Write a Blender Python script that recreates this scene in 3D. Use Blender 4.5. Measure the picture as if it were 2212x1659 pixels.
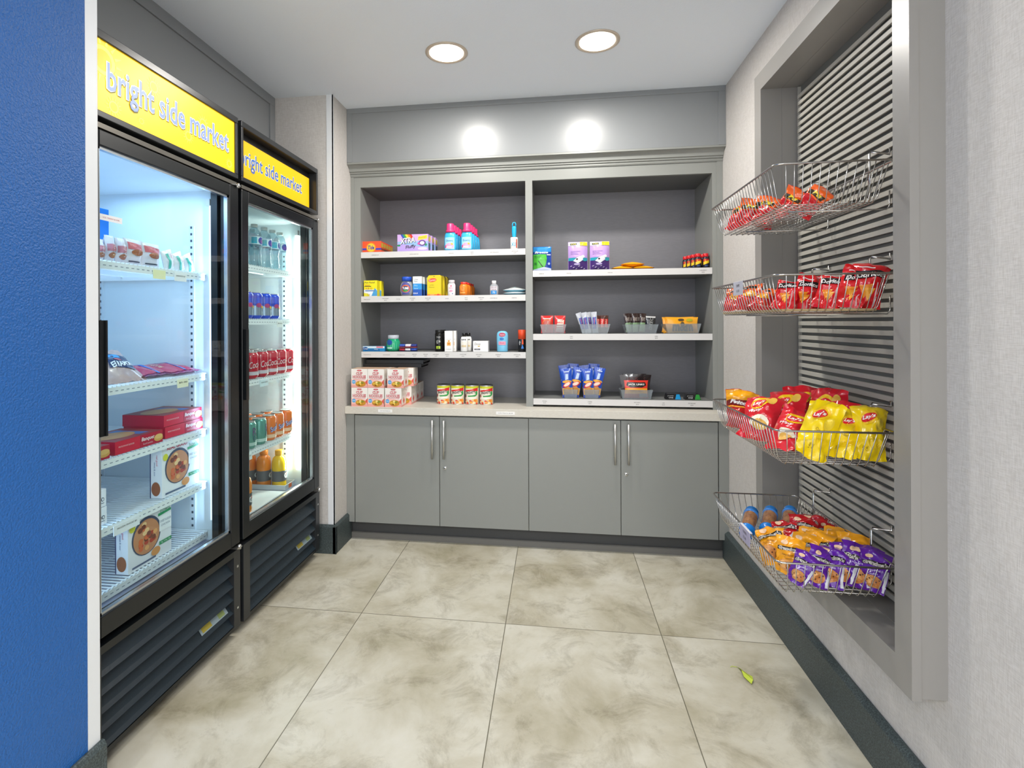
import bpy, math, random
from mathutils import Vector, Matrix, noise
random.seed(7)
scn = bpy.context.scene
for o in list(bpy.data.objects): bpy.data.objects.remove(o)
COL = scn.collection
PI = math.pi; V = Vector
sin, cos = math.sin, math.cos

# ------------------------------------------------------------------ camera
cd = bpy.data.cameras.new('camera'); cam = bpy.data.objects.new('camera', cd); COL.objects.link(cam)
FPX, CX, CY, YAW, ROLL, EYE = 1130.0, 1041.0, 696.5, 0.1376, 0.0045, 1.2236
cd.sensor_width = 36; cd.sensor_fit = 'HORIZONTAL'; cd.lens = FPX / 2212 * 36
cd.shift_x = (1106 - CX) / 2212; cd.shift_y = (CY - 829.5) / 2212
right0 = V((cos(YAW), sin(YAW), 0)); down0 = V((0, 0, -1)); fwd = V((-sin(YAW), cos(YAW), 0))
rt = right0 * cos(ROLL) + down0 * sin(ROLL); dn = down0 * cos(ROLL) - right0 * sin(ROLL)
cam.matrix_world = Matrix(((rt.x, -dn.x, -fwd.x, 0), (rt.y, -dn.y, -fwd.y, 0), (rt.z, -dn.z, -fwd.z, EYE), (0, 0, 0, 1)))
cd.clip_start = 0.05
scn.camera = cam
# ------------------------------------------------------------------ view, world, lights
scn.view_settings.view_transform = 'Standard'; scn.view_settings.look = 'None'
scn.view_settings.gamma = 1; scn.view_settings.use_curve_mapping = False
scn.view_settings.exposure = 0.62
w = bpy.data.worlds.new('world'); scn.world = w; w.use_nodes = True
w.node_tree.nodes['Background'].inputs[0].default_value = (0.975, 0.985, 1.0, 1)
w.node_tree.nodes['Background'].inputs[1].default_value = 1.85
def lamp(name, kind, loc, energy, col, size=.2, rot=(0, 0, 0), sizey=None, spread=None):
    l = bpy.data.lights.new(name, kind); l.energy = energy; l.color = col
    if kind == 'AREA':
        l.shape = 'RECTANGLE' if sizey else 'DISK'; l.size = size
        if sizey: l.size_y = sizey
        if spread: l.spread = spread
    o = bpy.data.objects.new(name, l); o.location = loc; o.rotation_euler = rot; COL.objects.link(o); return o
LIGHTS = [(-.476, 2.315), (.190, 2.315)]
for i, (x, y) in enumerate(LIGHTS):
    lamp('downlight_beam', 'AREA', (x, y, 2.425), 8.8, (1, .965, .91), .13)

# unseen soft lamps added behind the camera as fill for walls and floor
for x in (-1.1, .9): lamp('fill_light', 'AREA', (x, -1.5, 2.55), 34.0, (.97, .985, 1), .6)

# ------------------------------------------------------------------ materials
def lin(h):
    h = h.lstrip('#'); c = [int(h[i:i + 2], 16) / 255 for i in (0, 2, 4)]
    return tuple((v / 12.92 if v <= .04045 else ((v + .055) / 1.055) ** 2.4) for v in c) + (1,)
MC = {}
def mat(hexc, rough=.45, metal=0, bump=0, bscale=200, em=0, key='', coat=0, bdist=.002):
    k = (hexc, rough, metal, bump, bscale, em, key)
    if k in MC: return MC[k]
    m = bpy.data.materials.new('m_' + hexc); m.use_nodes = True; nt = m.node_tree; b = nt.nodes['Principled BSDF']
    b.inputs['Base Color'].default_value = lin(hexc); b.inputs['Roughness'].default_value = rough; b.inputs['Metallic'].default_value = metal
    if coat: b.inputs['Coat Weight'].default_value = coat
    if em: b.inputs['Emission Color'].default_value = lin(hexc); b.inputs['Emission Strength'].default_value = em
    if bump:
        tc = nt.nodes.new('ShaderNodeTexCoord'); n = nt.nodes.new('ShaderNodeTexNoise'); n.inputs['Scale'].default_value = bscale
        n.inputs['Detail'].default_value = 3
        bp = nt.nodes.new('ShaderNodeBump'); bp.inputs['Strength'].default_value = bump; bp.inputs['Distance'].default_value = bdist
        nt.links.new(tc.outputs['Object'], n.inputs['Vector']); nt.links.new(n.outputs['Fac'], bp.inputs['Height']); nt.links.new(bp.outputs['Normal'], b.inputs['Normal'])
    MC[k] = m; return m
def nodes(m): return m.node_tree.nodes, m.node_tree.links, m.node_tree.nodes['Principled BSDF']
def ramp(N, stops):
    r = N.new('ShaderNodeValToRGB'); e = r.color_ramp.elements
    e[0].position, e[0].color = stops[0][0], lin(stops[0][1]); e[1].position, e[1].color = stops[-1][0], lin(stops[-1][1])
    for p, c in stops[1:-1]: q = e.new(p); q.color = lin(c)
    return r
def mnoise(name, stops, scale=5, detail=6, rough=.5, nr=.6, bump=0, stretch=None, bdist=.002, dist=0):
    m = bpy.data.materials.new(name); m.use_nodes = True; N, L, b = nodes(m)
    tc = N.new('ShaderNodeTexCoord'); mp = N.new('ShaderNodeMapping'); n = N.new('ShaderNodeTexNoise')
    if stretch: mp.inputs['Scale'].default_value = stretch
    n.inputs['Scale'].default_value = scale; n.inputs['Detail'].default_value = detail; n.inputs['Roughness'].default_value = nr; n.inputs['Distortion'].default_value = dist
    r = ramp(N, stops); L.new(tc.outputs['Object'], mp.inputs['Vector']); L.new(mp.outputs[0], n.inputs['Vector']); L.new(n.outputs['Fac'], r.inputs[0]); L.new(r.outputs[0], b.inputs['Base Color'])
    b.inputs['Roughness'].default_value = rough
    if bump:
        bp = N.new('ShaderNodeBump'); bp.inputs['Strength'].default_value = bump; bp.inputs['Distance'].default_value = bdist
        L.new(n.outputs['Fac'], bp.inputs['Height']); L.new(bp.outputs[0], b.inputs['Normal'])
    return m
# floor: 24 inch wide porcelain planks of cloudy beige stone, dark grout
TX0, TW, TY0, TL = -.811, .6096, 2.116, 1.2192
def floor_mat():
    m = bpy.data.materials.new('floor_tile'); m.use_nodes = True; N, L, b = nodes(m)
    tc = N.new('ShaderNodeTexCoord'); sp = N.new('ShaderNodeSeparateXYZ'); L.new(tc.outputs['Object'], sp.inputs[0])
    def mth(op, a, bb=None):
        n = N.new('ShaderNodeMath'); n.operation = op
        for i, v in enumerate((a, bb)):
            if v is None: continue
            if isinstance(v, (int, float)): n.inputs[i].default_value = v
            else: L.new(v, n.inputs[i])
        return n.outputs[0]
    def cell(s, o, wd):
        u = mth('DIVIDE', mth('SUBTRACT', s, o), wd); fr = mth('FRACT', u); fl = mth('FLOOR', u)
        d = mth('MULTIPLY', mth('MINIMUM', fr, mth('SUBTRACT', 1.0, fr)), wd); return fl, d
    fx, dx = cell(sp.outputs[0], TX0, TW); fy, dy = cell(sp.outputs[1], TY0, TL)
    d = mth('MINIMUM', dx, dy); grout = mth('LESS_THAN', d, .0016)
    idv = N.new('ShaderNodeCombineXYZ'); L.new(mth('MULTIPLY', fx, 7.3), idv.inputs[0]); L.new(mth('MULTIPLY', fy, 4.1), idv.inputs[1])
    add = N.new('ShaderNodeVectorMath'); add.operation = 'ADD'; L.new(tc.outputs['Object'], add.inputs[0]); L.new(idv.outputs[0], add.inputs[1])
    def nz(sc, det, ro, di=0):
        n = N.new('ShaderNodeTexNoise'); n.inputs['Scale'].default_value = sc; n.inputs['Detail'].default_value = det; n.inputs['Roughness'].default_value = ro; n.inputs['Distortion'].default_value = di
        L.new(add.outputs[0], n.inputs['Vector']); return n.outputs['Fac']
    r1 = ramp(N, [(.30, 'a29a80'), (.44, 'bcb5a0'), (.56, 'cdc8b7'), (.72, 'd9d5c8')]); L.new(nz(2.6, 10, .62, .35), r1.inputs[0])
    r2 = ramp(N, [(.36, '8f8368'), (.50, 'ffffff'), (.6, 'ffffff')]); L.new(nz(5.5, 12, .75, .6), r2.inputs[0])
    mx = N.new('ShaderNodeMix'); mx.data_type = 'RGBA'; mx.blend_type = 'MULTIPLY'; mx.inputs[0].default_value = .38
    L.new(r1.outputs[0], mx.inputs[6]); L.new(r2.outputs[0], mx.inputs[7])
    mg = N.new('ShaderNodeMix'); mg.data_type = 'RGBA'; L.new(grout, mg.inputs[0]); L.new(mx.outputs[2], mg.inputs[6]); mg.inputs[7].default_value = lin('6f6a58')
    L.new(mg.outputs[2], b.inputs['Base Color'])
    rr = N.new('ShaderNodeMapRange'); rr.inputs[3].default_value = .3; rr.inputs[4].default_value = .48; L.new(nz(14, 4, .6), rr.inputs[0]); L.new(rr.outputs[0], b.inputs['Roughness'])
    return m
# linen wallpaper: fine crossed threads
def linen(name, a, bcol, sc=1):
    m = bpy.data.materials.new(name); m.use_nodes = True; N, L, b = nodes(m)
    tc = N.new('ShaderNodeTexCoord'); outs = []
    for st in ((900, 900, 60), (60, 60, 900)):
        mp = N.new('ShaderNodeMapping'); mp.inputs['Scale'].default_value = tuple(v * .33 * sc for v in st); n = N.new('ShaderNodeTexNoise'); n.inputs['Scale'].default_value = 1.0; n.inputs['Detail'].default_value = 1
        L.new(tc.outputs['Object'], mp.inputs['Vector']); L.new(mp.outputs[0], n.inputs['Vector']); outs.append(n.outputs['Fac'])
    ad = N.new('ShaderNodeMath'); ad.operation = 'ADD'; L.new(outs[0], ad.inputs[0]); L.new(outs[1], ad.inputs[1])
    hf = N.new('ShaderNodeMath'); hf.operation = 'MULTIPLY'; L.new(ad.outputs[0], hf.inputs[0]); hf.inputs[1].default_value = .5
    r = ramp(N, [(.36, a), (.62, bcol)]); L.new(hf.outputs[0], r.inputs[0]); L.new(r.outputs[0], b.inputs['Base Color'])
    bp = N.new('ShaderNodeBump'); bp.inputs['Strength'].default_value = .25; bp.inputs['Distance'].default_value = .001; L.new(hf.outputs[0], bp.inputs['Height']); L.new(bp.outputs[0], b.inputs['Normal'])
    b.inputs['Roughness'].default_value = .75; return m
def glass_mat(name, tint='ffffff', refl=1.0, body=.0):
    m = bpy.data.materials.new(name); m.use_nodes = True; nt = m.node_tree; N, L = nt.nodes, nt.links
    N.remove(N['Principled BSDF']); out = N['Material Output']
    tr = N.new('ShaderNodeBsdfTransparent'); tr.inputs[0].default_value = lin(tint); gl = N.new('ShaderNodeBsdfGlossy'); gl.inputs['Roughness'].default_value = .02
    fr = N.new('ShaderNodeFresnel'); fr.inputs[0].default_value = 1.45; ml = N.new('ShaderNodeMath'); ml.operation = 'MULTIPLY'; ml.inputs[1].default_value = refl
    mx = N.new('ShaderNodeMixShader'); ge = N.new('ShaderNodeNewGeometry'); iv = N.new('ShaderNodeMath'); iv.operation = 'SUBTRACT'; iv.inputs[0].default_value = 1; L.new(ge.outputs['Backfacing'], iv.inputs[1])
    m3 = N.new('ShaderNodeMath'); m3.operation = 'MULTIPLY'; L.new(fr.outputs[0], ml.inputs[0]); L.new(ml.outputs[0], m3.inputs[0]); L.new(iv.outputs[0], m3.inputs[1]); L.new(m3.outputs[0], mx.inputs[0]); L.new(tr.outputs[0], mx.inputs[1]); L.new(gl.outputs[0], mx.inputs[2])
    last = mx
    if body:
        df = N.new('ShaderNodeBsdfDiffuse'); df.inputs[0].default_value = lin('e8eef2'); m2 = N.new('ShaderNodeMixShader'); m2.inputs[0].default_value = body
        L.new(mx.outputs[0], m2.inputs[1]); L.new(df.outputs[0], m2.inputs[2]); last = m2
    L.new(last.outputs[0], out.inputs[0]); return m
M_FLOOR = floor_mat()
M_CEIL = mat('eaf1fa', .9, bump=.35, bscale=160)
M_PAPER = linen('linen_wallpaper', 'bdb8b3', 'd0ccc8', 2.6)
M_BLUE = mat('1f5fa8', .42, bump=.8, bscale=210, bdist=.004)
M_WHITE = mat('e6e9ec', .4)
M_GREY = mat('8b8d89', .32)            # cabinet paint
M_GREYD = mat('85888a', .30)
M_BACK = mnoise('brushed_grey_laminate', [(.25, '76757a'), (.75, '7e7d82')], 30, 3, .38, stretch=(1, 1, 8))
M_CASE = mat('8d8a86', .34)
M_STONE = mnoise('flecked_dark_base', [(.35, '2a3333'), (.55, '454f50'), (.7, '5d6a6c')], 260, 4, .5)
M_TOP = mnoise('pale_laminate_top', [(.4, 'cbc5b8'), (.6, 'd6d1c6')], 60, 3, .35, stretch=(1, 10, 10))
M_STRIP = mat('d2d0ce', .4)
M_STEEL = mat('cfcfcd', .36, 1.0)
M_CHROME = mat('bdbab6', .18, 1.0, key='chrome')
M_BLACK = mat('0f1316', .32)
M_BLACK2 = mat('242629', .3)
M_DARK = mat('08090a', .5)
M_LOUV = mat('1d2a33', .38, bump=.3, bscale=60)
M_SLAT = mat('aeaba2', .4)
M_SLATB = mat('70716d', .5)
M_LINER = mat('dfe8ee', .35)
M_SHELFW = mat('eef3f6', .35)
M_GLASS = glass_mat('door_glass', 'f4fbfb', .9)
M_CLEAR = glass_mat('clear_plastic', 'dfe4e6', 1.0, .16)
M_PET = glass_mat('bottle_plastic', 'e2f1f6', 1.6, .10)
M_FILM = glass_mat('clear_film', 'f4f6f8', 1.2, .03)
M_INK = mat('33312f', .6)

# ------------------------------------------------------------------ mesh building
TXT = {}
def textmesh(s, bold=0.0, shear=0.0):
    k = (s, bold, shear)
    if k not in TXT:
        c = bpy.data.curves.new('t', 'FONT'); c.body = s; c.size = 1; c.resolution_u = 2; c.offset = bold; c.shear = shear; c.align_x = 'CENTER'
        o = bpy.data.objects.new('t', c); COL.objects.link(o); bpy.context.view_layer.update()
        me = bpy.data.meshes.new_from_object(o.evaluated_get(bpy.context.evaluated_depsgraph_get()))
        vs = [(v.co.x, v.co.y) for v in me.vertices]; fs = [tuple(p.vertices) for p in me.polygons]
        if vs:
            x0 = min(v[0] for v in vs); x1 = max(v[0] for v in vs); y0 = min(v[1] for v in vs); y1 = max(v[1] for v in vs)
            vs = [((v[0] - (x0 + x1) / 2), (v[1] - (y0 + y1) / 2)) for v in vs]; TXT[k] = (vs, fs, x1 - x0, y1 - y0)
        else: TXT[k] = ([], [], 1, 1)
        bpy.data.objects.remove(o); bpy.data.curves.remove(c); bpy.data.meshes.remove(me)
    return TXT[k]
def plane(O, U, W):
    O, U, W = V(O), V(U), V(W); n = U.cross(W)
    return lambda s, t, off=0: O + U * s + W * t + n * off
def cylf(r, z0=0):
    return lambda s, t, off=0: V(((r + off) * sin(s / r), -(r + off) * cos(s / r), z0 + t))
class MB:
    def __init__(s): s.v = []; s.f = []; s.m = []; s.sm = []; s.mats = []; s.wrap = False; s.o = 0
    def mi(s, m):
        if m not in s.mats: s.mats.append(m)
        return s.mats.index(m)
    def add(s, vs, fs, m, smooth=False):
        b = len(s.v); s.v += [tuple(v) for v in vs]; k = s.mi(m)
        for f in fs: s.f.append(tuple(b + i for i in f)); s.m.append(k); s.sm.append(smooth)
    def box(s, x0, x1, y0, y1, z0, z1, m):
        vs = [(x, y, z) for x in (x0, x1) for y in (y0, y1) for z in (z0, z1)]
        s.add(vs, [(0, 1, 3, 2), (4, 6, 7, 5), (0, 4, 5, 1), (2, 3, 7, 6), (0, 2, 6, 4), (1, 5, 7, 3)], m); return s
    def prism(s, prof, a0, a1, m, axis='x'):
        n = len(prof); vs = []
        for a in (a0, a1):
            for p, q in prof: vs.append({'x': (a, p, q), 'y': (p, a, q), 'z': (p, q, a)}[axis])
        s.add(vs, [tuple((i, (i + 1) % n, n + (i + 1) % n, n + i)) for i in range(n)] + [tuple(range(n)), tuple(range(n, 2 * n))], m); return s
    def lathe(s, prof, m, n=20, smooth=True, sx=1, sy=1, cx=0, cy=0):
        s.wrap = True
        vs = []; fs = []
        for r, z in prof:
            for i in range(n): a = 2 * PI * i / n; vs.append((cx + r * sx * sin(a), cy - r * sy * cos(a), z))
        for j in range(len(prof) - 1):
            for i in range(n): k = (i + 1) % n; fs.append((j * n + i, j * n + k, (j + 1) * n + k, (j + 1) * n + i))
        fs.append(tuple(range(n))[::-1]); fs.append(tuple(range((len(prof) - 1) * n, len(prof) * n)))
        s.add(vs, fs, m, smooth); return s
    def tube(s, pts, r, m, n=6, closed=False):
        pts = [V(p) for p in pts]; N = len(pts); vs = []; fs = []
        prev = None
        for i, p in enumerate(pts):
            if closed: t = pts[(i + 1) % N] - pts[i - 1]
            else: t = pts[min(i + 1, N - 1)] - pts[max(i - 1, 0)]
            t.normalize(); up = V((0, 0, 1)) if abs(t.z) < .9 else V((1, 0, 0))
            if prev is not None: up = prev
            a = t.cross(up); a.normalize(); b = a.cross(t); prev = b
            for j in range(n): an = 2 * PI * j / n; vs.append(p + a * (r * cos(an)) + b * (r * sin(an)))
        R = N if closed else N - 1
        for i in range(R):
            for j in range(n): k = (j + 1) % n; q = (i + 1) % N; fs.append((i * n + j, i * n + k, q * n + k, q * n + j))
        if not closed: fs += [tuple(range(n))[::-1], tuple(range((N - 1) * n, N * n))]
        s.add(vs, fs, m, True); return s
    # flat or wrapped artwork on a surface S(s, t, offset)
    def rect(s, S, s0, t0, s1, t1, m, off=.0004, nx=1, ny=1):
        off += s.o
        if s.o: nx = max(nx, 14); ny = max(ny, 10)
        vs = [S(s0 + (s1 - s0) * i / nx, t0 + (t1 - t0) * j / ny, off) for j in range(ny + 1) for i in range(nx + 1)]
        s.add(vs, [(j * (nx + 1) + i, j * (nx + 1) + i + 1, (j + 1) * (nx + 1) + i + 1, (j + 1) * (nx + 1) + i) for j in range(ny) for i in range(nx)], m, nx > 1); return s
    def tri(s, S, a, b, c, m, off, n=5):
        vs = []; idx = {}
        for i in range(n + 1):
            for j in range(n + 1 - i):
                u, v = i / n, j / n; idx[i, j] = len(vs); vs.append(S(a[0] + (b[0] - a[0]) * u + (c[0] - a[0]) * v, a[1] + (b[1] - a[1]) * u + (c[1] - a[1]) * v, off))
        fs = []
        for i in range(n):
            for j in range(n - i):
                fs.append((idx[i, j], idx[i + 1, j], idx[i, j + 1]))
                if i + j < n - 1: fs.append((idx[i + 1, j], idx[i + 1, j + 1], idx[i, j + 1]))
        s.add(vs, fs, m)
    def ell(s, S, cs, ct, rs, rt, m, off=.0006, n=20, rot=0, k0=0, k1=1):
        off += s.o; R = 4 if s.wrap else 1; vs = [S(cs, ct, off)]
        for k in range(1, R + 1):
            for i in range(n + 1):
                a = 2 * PI * (k0 + (k1 - k0) * i / n); p, q = rs * cos(a) * k / R, rt * sin(a) * k / R; vs.append(S(cs + p * cos(rot) - q * sin(rot), ct + p * sin(rot) + q * cos(rot), off))
        fs = [(0, i, i + 1) for i in range(1, n + 1)]
        for k in range(R - 1):
            b = 1 + k * (n + 1); fs += [(b + i, b + n + 1 + i, b + n + 2 + i, b + 1 + i) for i in range(n)]
        s.add(vs, fs, m); return s
    def poly(s, S, pts, m, off=.0006):
        off += s.o
        if s.wrap:
            c = (sum(p[0] for p in pts) / len(pts), sum(p[1] for p in pts) / len(pts))
            for i in range(len(pts)): s.tri(S, c, pts[i], pts[(i + 1) % len(pts)], m, off, 6)
        else: s.add([S(a, b, off) for a, b in pts], [tuple(range(len(pts)))], m)
        return s
    def text(s, S, st, cs, ct, h, m, off=.0010, wd=None, rot=0, bold=0.0, shear=0.0):
        off += s.o; vs, fs, tw, th = textmesh(st, bold, shear); k = h / max(th, .01); kx = (wd / tw) if wd else k
        s.add([S(cs + x * kx * cos(rot) - y * k * sin(rot), ct + x * kx * sin(rot) + y * k * cos(rot), off) for x, y in vs], fs, m); return s
    def obj(s, name, parent=None, bevel=0, seg=2):
        me = bpy.data.meshes.new(name); me.from_pydata(s.v, [], s.f)
        for m in s.mats: me.materials.append(m)
        me.polygons.foreach_set('material_index', s.m); me.polygons.foreach_set('use_smooth', s.sm); me.update()
        o = bpy.data.objects.new(name, me); COL.objects.link(o)
        if parent is not None: o.parent = parent
        if bevel:
            b = o.modifiers.new('b', 'BEVEL'); b.width = bevel; b.segments = seg; b.limit_method = 'ANGLE'; b.angle_limit = math.radians(50)
        return o
def tag(o, label, cat, group=None):
    o['label'] = label; o['category'] = cat
    if group: o['group'] = group
    return o
def thing(name, label, cat, loc=(0, 0, 0), rz=0, group=None):
    o = bpy.data.objects.new(name, None); COL.objects.link(o); o.location = loc; o.rotation_euler = (0, 0, rz); o.empty_display_size = .05
    return tag(o, label, cat, group)
def struct(name, mb, bevel=0):
    o = mb.obj(name, bevel=bevel); o['kind'] = 'structure'; return o
def kids(o): return [c for c in bpy.data.objects if c.parent == o]
def dup(root, loc, label, rz=None, mw=None, group=None):
    def cp(o, par):
        c = o.copy(); COL.objects.link(c); c.parent = par
        for ch in KID.get(o.name, None) or kids(o): cp(ch, c)
        return c
    r = cp(root, None); r['label'] = label
    if mw is not None: r.matrix_world = mw
    else:
        r.location = loc
        if rz is not None: r.rotation_euler = (0, 0, rz)
    if group: r['group'] = group
    return r
KID = {}
BX = lambda *a: MB().box(*a)

# ------------------------------------------------------------------ room shell
H = 2.44; XR = .88; XL = -1.165; YB = 3.27
struct('floor', BX(-2.1, 2.2, -3, 3.4, -.05, 0, M_FLOOR))
struct('ceiling', BX(-2.1, 2.2, -.55, 3.4, H, H + .08, M_CEIL))
struct('wall_back', BX(-2.1, 1.1, YB, YB + .1, 0, H, M_PAPER))
OY0, OY1, OZ0, OZ1 = 1.374, 2.177, .430, 2.130      # opening of the slatwall niche
for i, a in enumerate([(-.55, OY0, 0, H), (OY1, YB, 0, H), (OY0, OY1, 0, OZ0), (OY0, OY1, OZ1, H)]): struct('wall_right' + ('_%d' % (i + 1) if i else ''), BX(XR, 1.06, *a, M_PAPER))
struct('wall_left', BX(-2.1, XL, -.55, 1.165, 0, H, M_BLUE))
struct('trim_1', BX(-2.1, XL - .0005, 1.165, 1.203, 0, H, M_WHITE), .002)      # white corner bead of the blue wall
struct('wall_left_2', BX(-2.1, -2.02, 1.203, 2.65, 0, H, M_PAPER))
struct('wall_left_3', BX(-2.1, XL, 2.65, YB, 0, H, M_PAPER))
struct('trim_2', MB().box(XL - .034, XL + .0015, 2.6485, 2.654, .1, H, M_WHITE).box(XL - .003, XL + .0015, 2.6485, 2.66, .1, H, M_WHITE))
def base(name, segs):
    m = MB()
    for prof, a0, a1, ax in segs: m.prism(prof, a0, a1, M_STONE, ax)
    return struct(name, m, .002)
hb = .152
base('baseboard_left', [([(XL, 0), (XL + .016, 0), (XL + .016, hb - .012), (XL + .008, hb), (XL, hb)], -.55, 1.206, 'y')])
base('baseboard_right', [([(XR, 0), (XR - .023, 0), (XR - .023, hb - .014), (XR - .008, hb - .002), (XR, hb - .002)], -.55, 2.852, 'y')])
base('baseboard_left_2', [([(XL, 0), (XL + .016, 0), (XL + .016, hb - .010), (XL + .008, hb), (XL, hb)], 2.634, 2.852, 'y'),
                          ([(2.65, 0), (2.634, 0), (2.634, hb - .010), (2.642, hb), (2.65, hb)], -1.5, XL + .016, 'x')])
# grey painted bulkhead over the shelving, with a raised border
b = MB(); b.box(XL, XR, 2.844, YB, 2.135, H, M_GREYD)
b.box(XL, XR, 2.840, 2.850, H - .028, H, M_GREYD).box(XL, XL + .03, 2.840, 2.85, 2.135, H - .028, M_GREYD).box(XR - .036, XR, 2.840, 2.85, 2.135, H - .028, M_GREYD)
struct('trim_3', b, .0015)
# grey panel above the two coolers
b = MB(); b.box(-2.02, -1.497, 1.203, 2.65, 1.98, H, M_GREYD)
b.box(-1.50, -1.490, 1.203, 2.65, H - .05, H, M_GREYD).box(-1.50, -1.490, 2.60, 2.65, 1.98, H - .05, M_GREYD)
struct('trim_4', b, .0015)
# casing of the slatwall niche: a deep boxed frame standing out from the wall
XF = .803
c = MB(); fy0, fy1, fz0, fz1 = 1.314, 2.240, .356, 2.200
c.box(XF + .02, XR, fy0 + .004, OY0, fz0 + .005, fz1 - .005, M_CASE).box(XF + .02, XR, OY1, fy1 - .004, fz0 + .005, fz1 - .005, M_CASE)
c.box(XF + .02, XR, OY0, OY1, fz0 + .005, OZ0, M_CASE).box(XF + .02, XR, OY0, OY1, OZ1, fz1 - .005, M_CASE)
c.box(XF, XF + .02, fy0, OY0, fz0, fz1, M_CASE).box(XF, XF + .02, OY1, fy1, fz0, fz1, M_CASE).box(XF, XF + .02, OY0, OY1, fz0, OZ0, M_CASE).box(XF, XF + .02, OY0, OY1, OZ1, fz1, M_CASE)
c.box(XR, 1.04, OY0 - .012, OY0 + .0015, OZ0 - .01, OZ1 + .01, M_CASE).box(XR, 1.04, OY1 - .0015, OY1 + .012, OZ0 - .01, OZ1 + .01, M_CASE)
c.box(XR, 1.04, OY0, OY1, OZ0 - .012, OZ0 + .0010, M_CASE).box(XR, 1.04, OY0, OY1, OZ1 - .0010, OZ1 + .012, M_CASE)
struct('trim_5', c)
# recessed ceiling lights
dl = thing('recessed_light', 'round recessed ceiling light nearer the coolers, left of the pair', 'light', (LIGHTS[0][0], LIGHTS[0][1], H), 0, 'recessed ceiling lights')
MB().lathe([(.0955, 0), (.0955, -.003), (.088, -.006), (.078, -.004), (.076, 0)], mat('cdbfae', .3, .3), 40).obj('trim_ring', dl)
MB().lathe([(.0765, -.001), (.0765, -.003), (.04, -.0045), (.001, -.005)], mat('fff6e6', .5, em=9), 40).obj('lens', dl)
dup(dl, (LIGHTS[1][0], LIGHTS[1][1], H), 'round recessed ceiling light nearer the wire baskets, right of the pair')

# ------------------------------------------------------------------ base cabinets, counter, shelving
YD = 2.815
DX = [-1.115, -.628, -.140, .342, .828]
def door(par, x0, x1, hx, lock):
    d = BX(x0 + .0015, x1 - .0015, YD, YD + .018, .105, .706, M_GREY).obj('door', par, .001)
    h = MB(); h.tube([(hx, YD - .034, .482), (hx, YD - .034, .692)], .006, M_STEEL, 12)
    for z in (.52, .655): h.tube([(hx, YD - .034, z), (hx, YD, z)], .004, M_STEEL, 8)
    h.obj('handle', d)
    if lock:
        k = MB(); P = plane((lock, YD - .004, .425), (1, 0, 0), (0, 0, 1))
        k.box(lock - .0085, lock + .0085, YD - .001, YD, .4165, .4335, M_STEEL)
        k.lathe([(.0095, 0), (.0095, .003), (.007, .0045), (.001, .0045)], M_STEEL, 16)
        k.v = k.v[:8] + [(lock + x, YD - z, .425 - y) for x, y, z in k.v[8:]]
        k.ell(P, 0, 0, .003, .003, M_DARK, .0008); k.obj('lock', d)
for i, lab in enumerate(('grey two-door base cabinet under the noodle cups and cans, left half of the run', 'grey two-door base cabinet beside the wire baskets, right half of the run')):
    x0, x1 = (XL + .001, DX[2]) if i == 0 else (DX[2], XR - .001)
    cb = thing('base_cabinet', lab, 'cabinet', (0, 0, 0), 0, 'base cabinets')
    b = BX(x0, x1, YD + .020, 3.25, .10, .7155, M_GREY)
    if i == 0: b.box(XL + .001, DX[0] - .003, YD + .002, YD + .02, .105, .7155, M_GREY)
    else: b.box(DX[4] + .003, XR - .001, YD + .002, YD + .02, .105, .7155, M_GREY)
    b.obj('body', cb)
    BX(x0, x1, 2.872, 3.2, .0, .10, mat('3c3d3e', .5)).obj('toe_kick', cb)
    MB().prism([(2.872, 0), (2.855, 0), (2.857, .028), (2.862, .032), (2.872, .032)], x0, x1, mat('6b6964', .5)).obj('cove_base', cb)
    if i == 0: door(cb, DX[0], DX[1], -.662, None); door(cb, DX[1], DX[2], -.598, -.598)
    else: door(cb, DX[2], DX[3], .310, None); door(cb, DX[3], DX[4], .378, .370)
ct = thing('countertop', 'long pale laminate countertop carrying noodle cups and pasta cans', 'countertop')
BX(XL + .001, XR - .001, 2.795, YB - .002, .716, .757, M_TOP).obj('slab', ct, .0015)
Pc = plane((0, 2.795, .736), (1, 0, 0), (0, 0, 1))
for s, x, ww in (('CUP NOODLES $2', -.93, .06), ('CAN PASTA $2.50', -.262, .08)):
    BX(x - ww / 2 - .01, x + ww / 2 + .01, 2.7938, 2.795, .728, .744, mat('f2f0ec', .5)).text(Pc, s, x, 0, .005, M_INK, .0015, wd=ww).obj('price_label', ct)
su = thing('shelving_unit', 'built-in grey shelving unit with two bays and white shelf edges', 'shelving')
YS = 2.90; SL, D0, D1, SR = -1.107, -.156, -.118, .827; YBK = 3.25; ZT = 2.006; ZC = .7572
f = MB(); f.box(XL + .001, SL, YS, YS + .02, ZC, 2.07, M_GREY).box(SR, XR - .001, YS, YS + .02, ZC, 2.07, M_GREY).box(SL, SR, YS, YS + .02, ZT, 2.07, M_GREY)
f.box(XL + .001, XL + .02, YS - .004, YS, ZC, 2.07, M_GREY).box(XR - .03, XR - .001, YS - .004, YS, ZC, 2.07, M_GREY)
f.obj('face_frame', su)
BX(D0, D1, YS - .001, YBK, ZC, ZT, M_GREY).obj('divider', su)
for x0, x1 in ((XL + .001, SL), (SR, XR - .001)): BX(x0, x1, YS + .02, YBK, ZC, 2.07, M_GREY).obj('side_panel', su)
BX(SL, SR, YBK - .008, YBK, ZC, ZT, M_BACK).obj('back_panel', su)
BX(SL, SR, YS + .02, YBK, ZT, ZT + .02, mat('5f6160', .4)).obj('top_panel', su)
pr = [(YS + .02, 2.066), (YS - .006, 2.066), (YS - .010, 2.072), (YS - .008, 2.080), (YS - .016, 2.083), (YS - .016, 2.089), (YS - .024, 2.093)]
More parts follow.
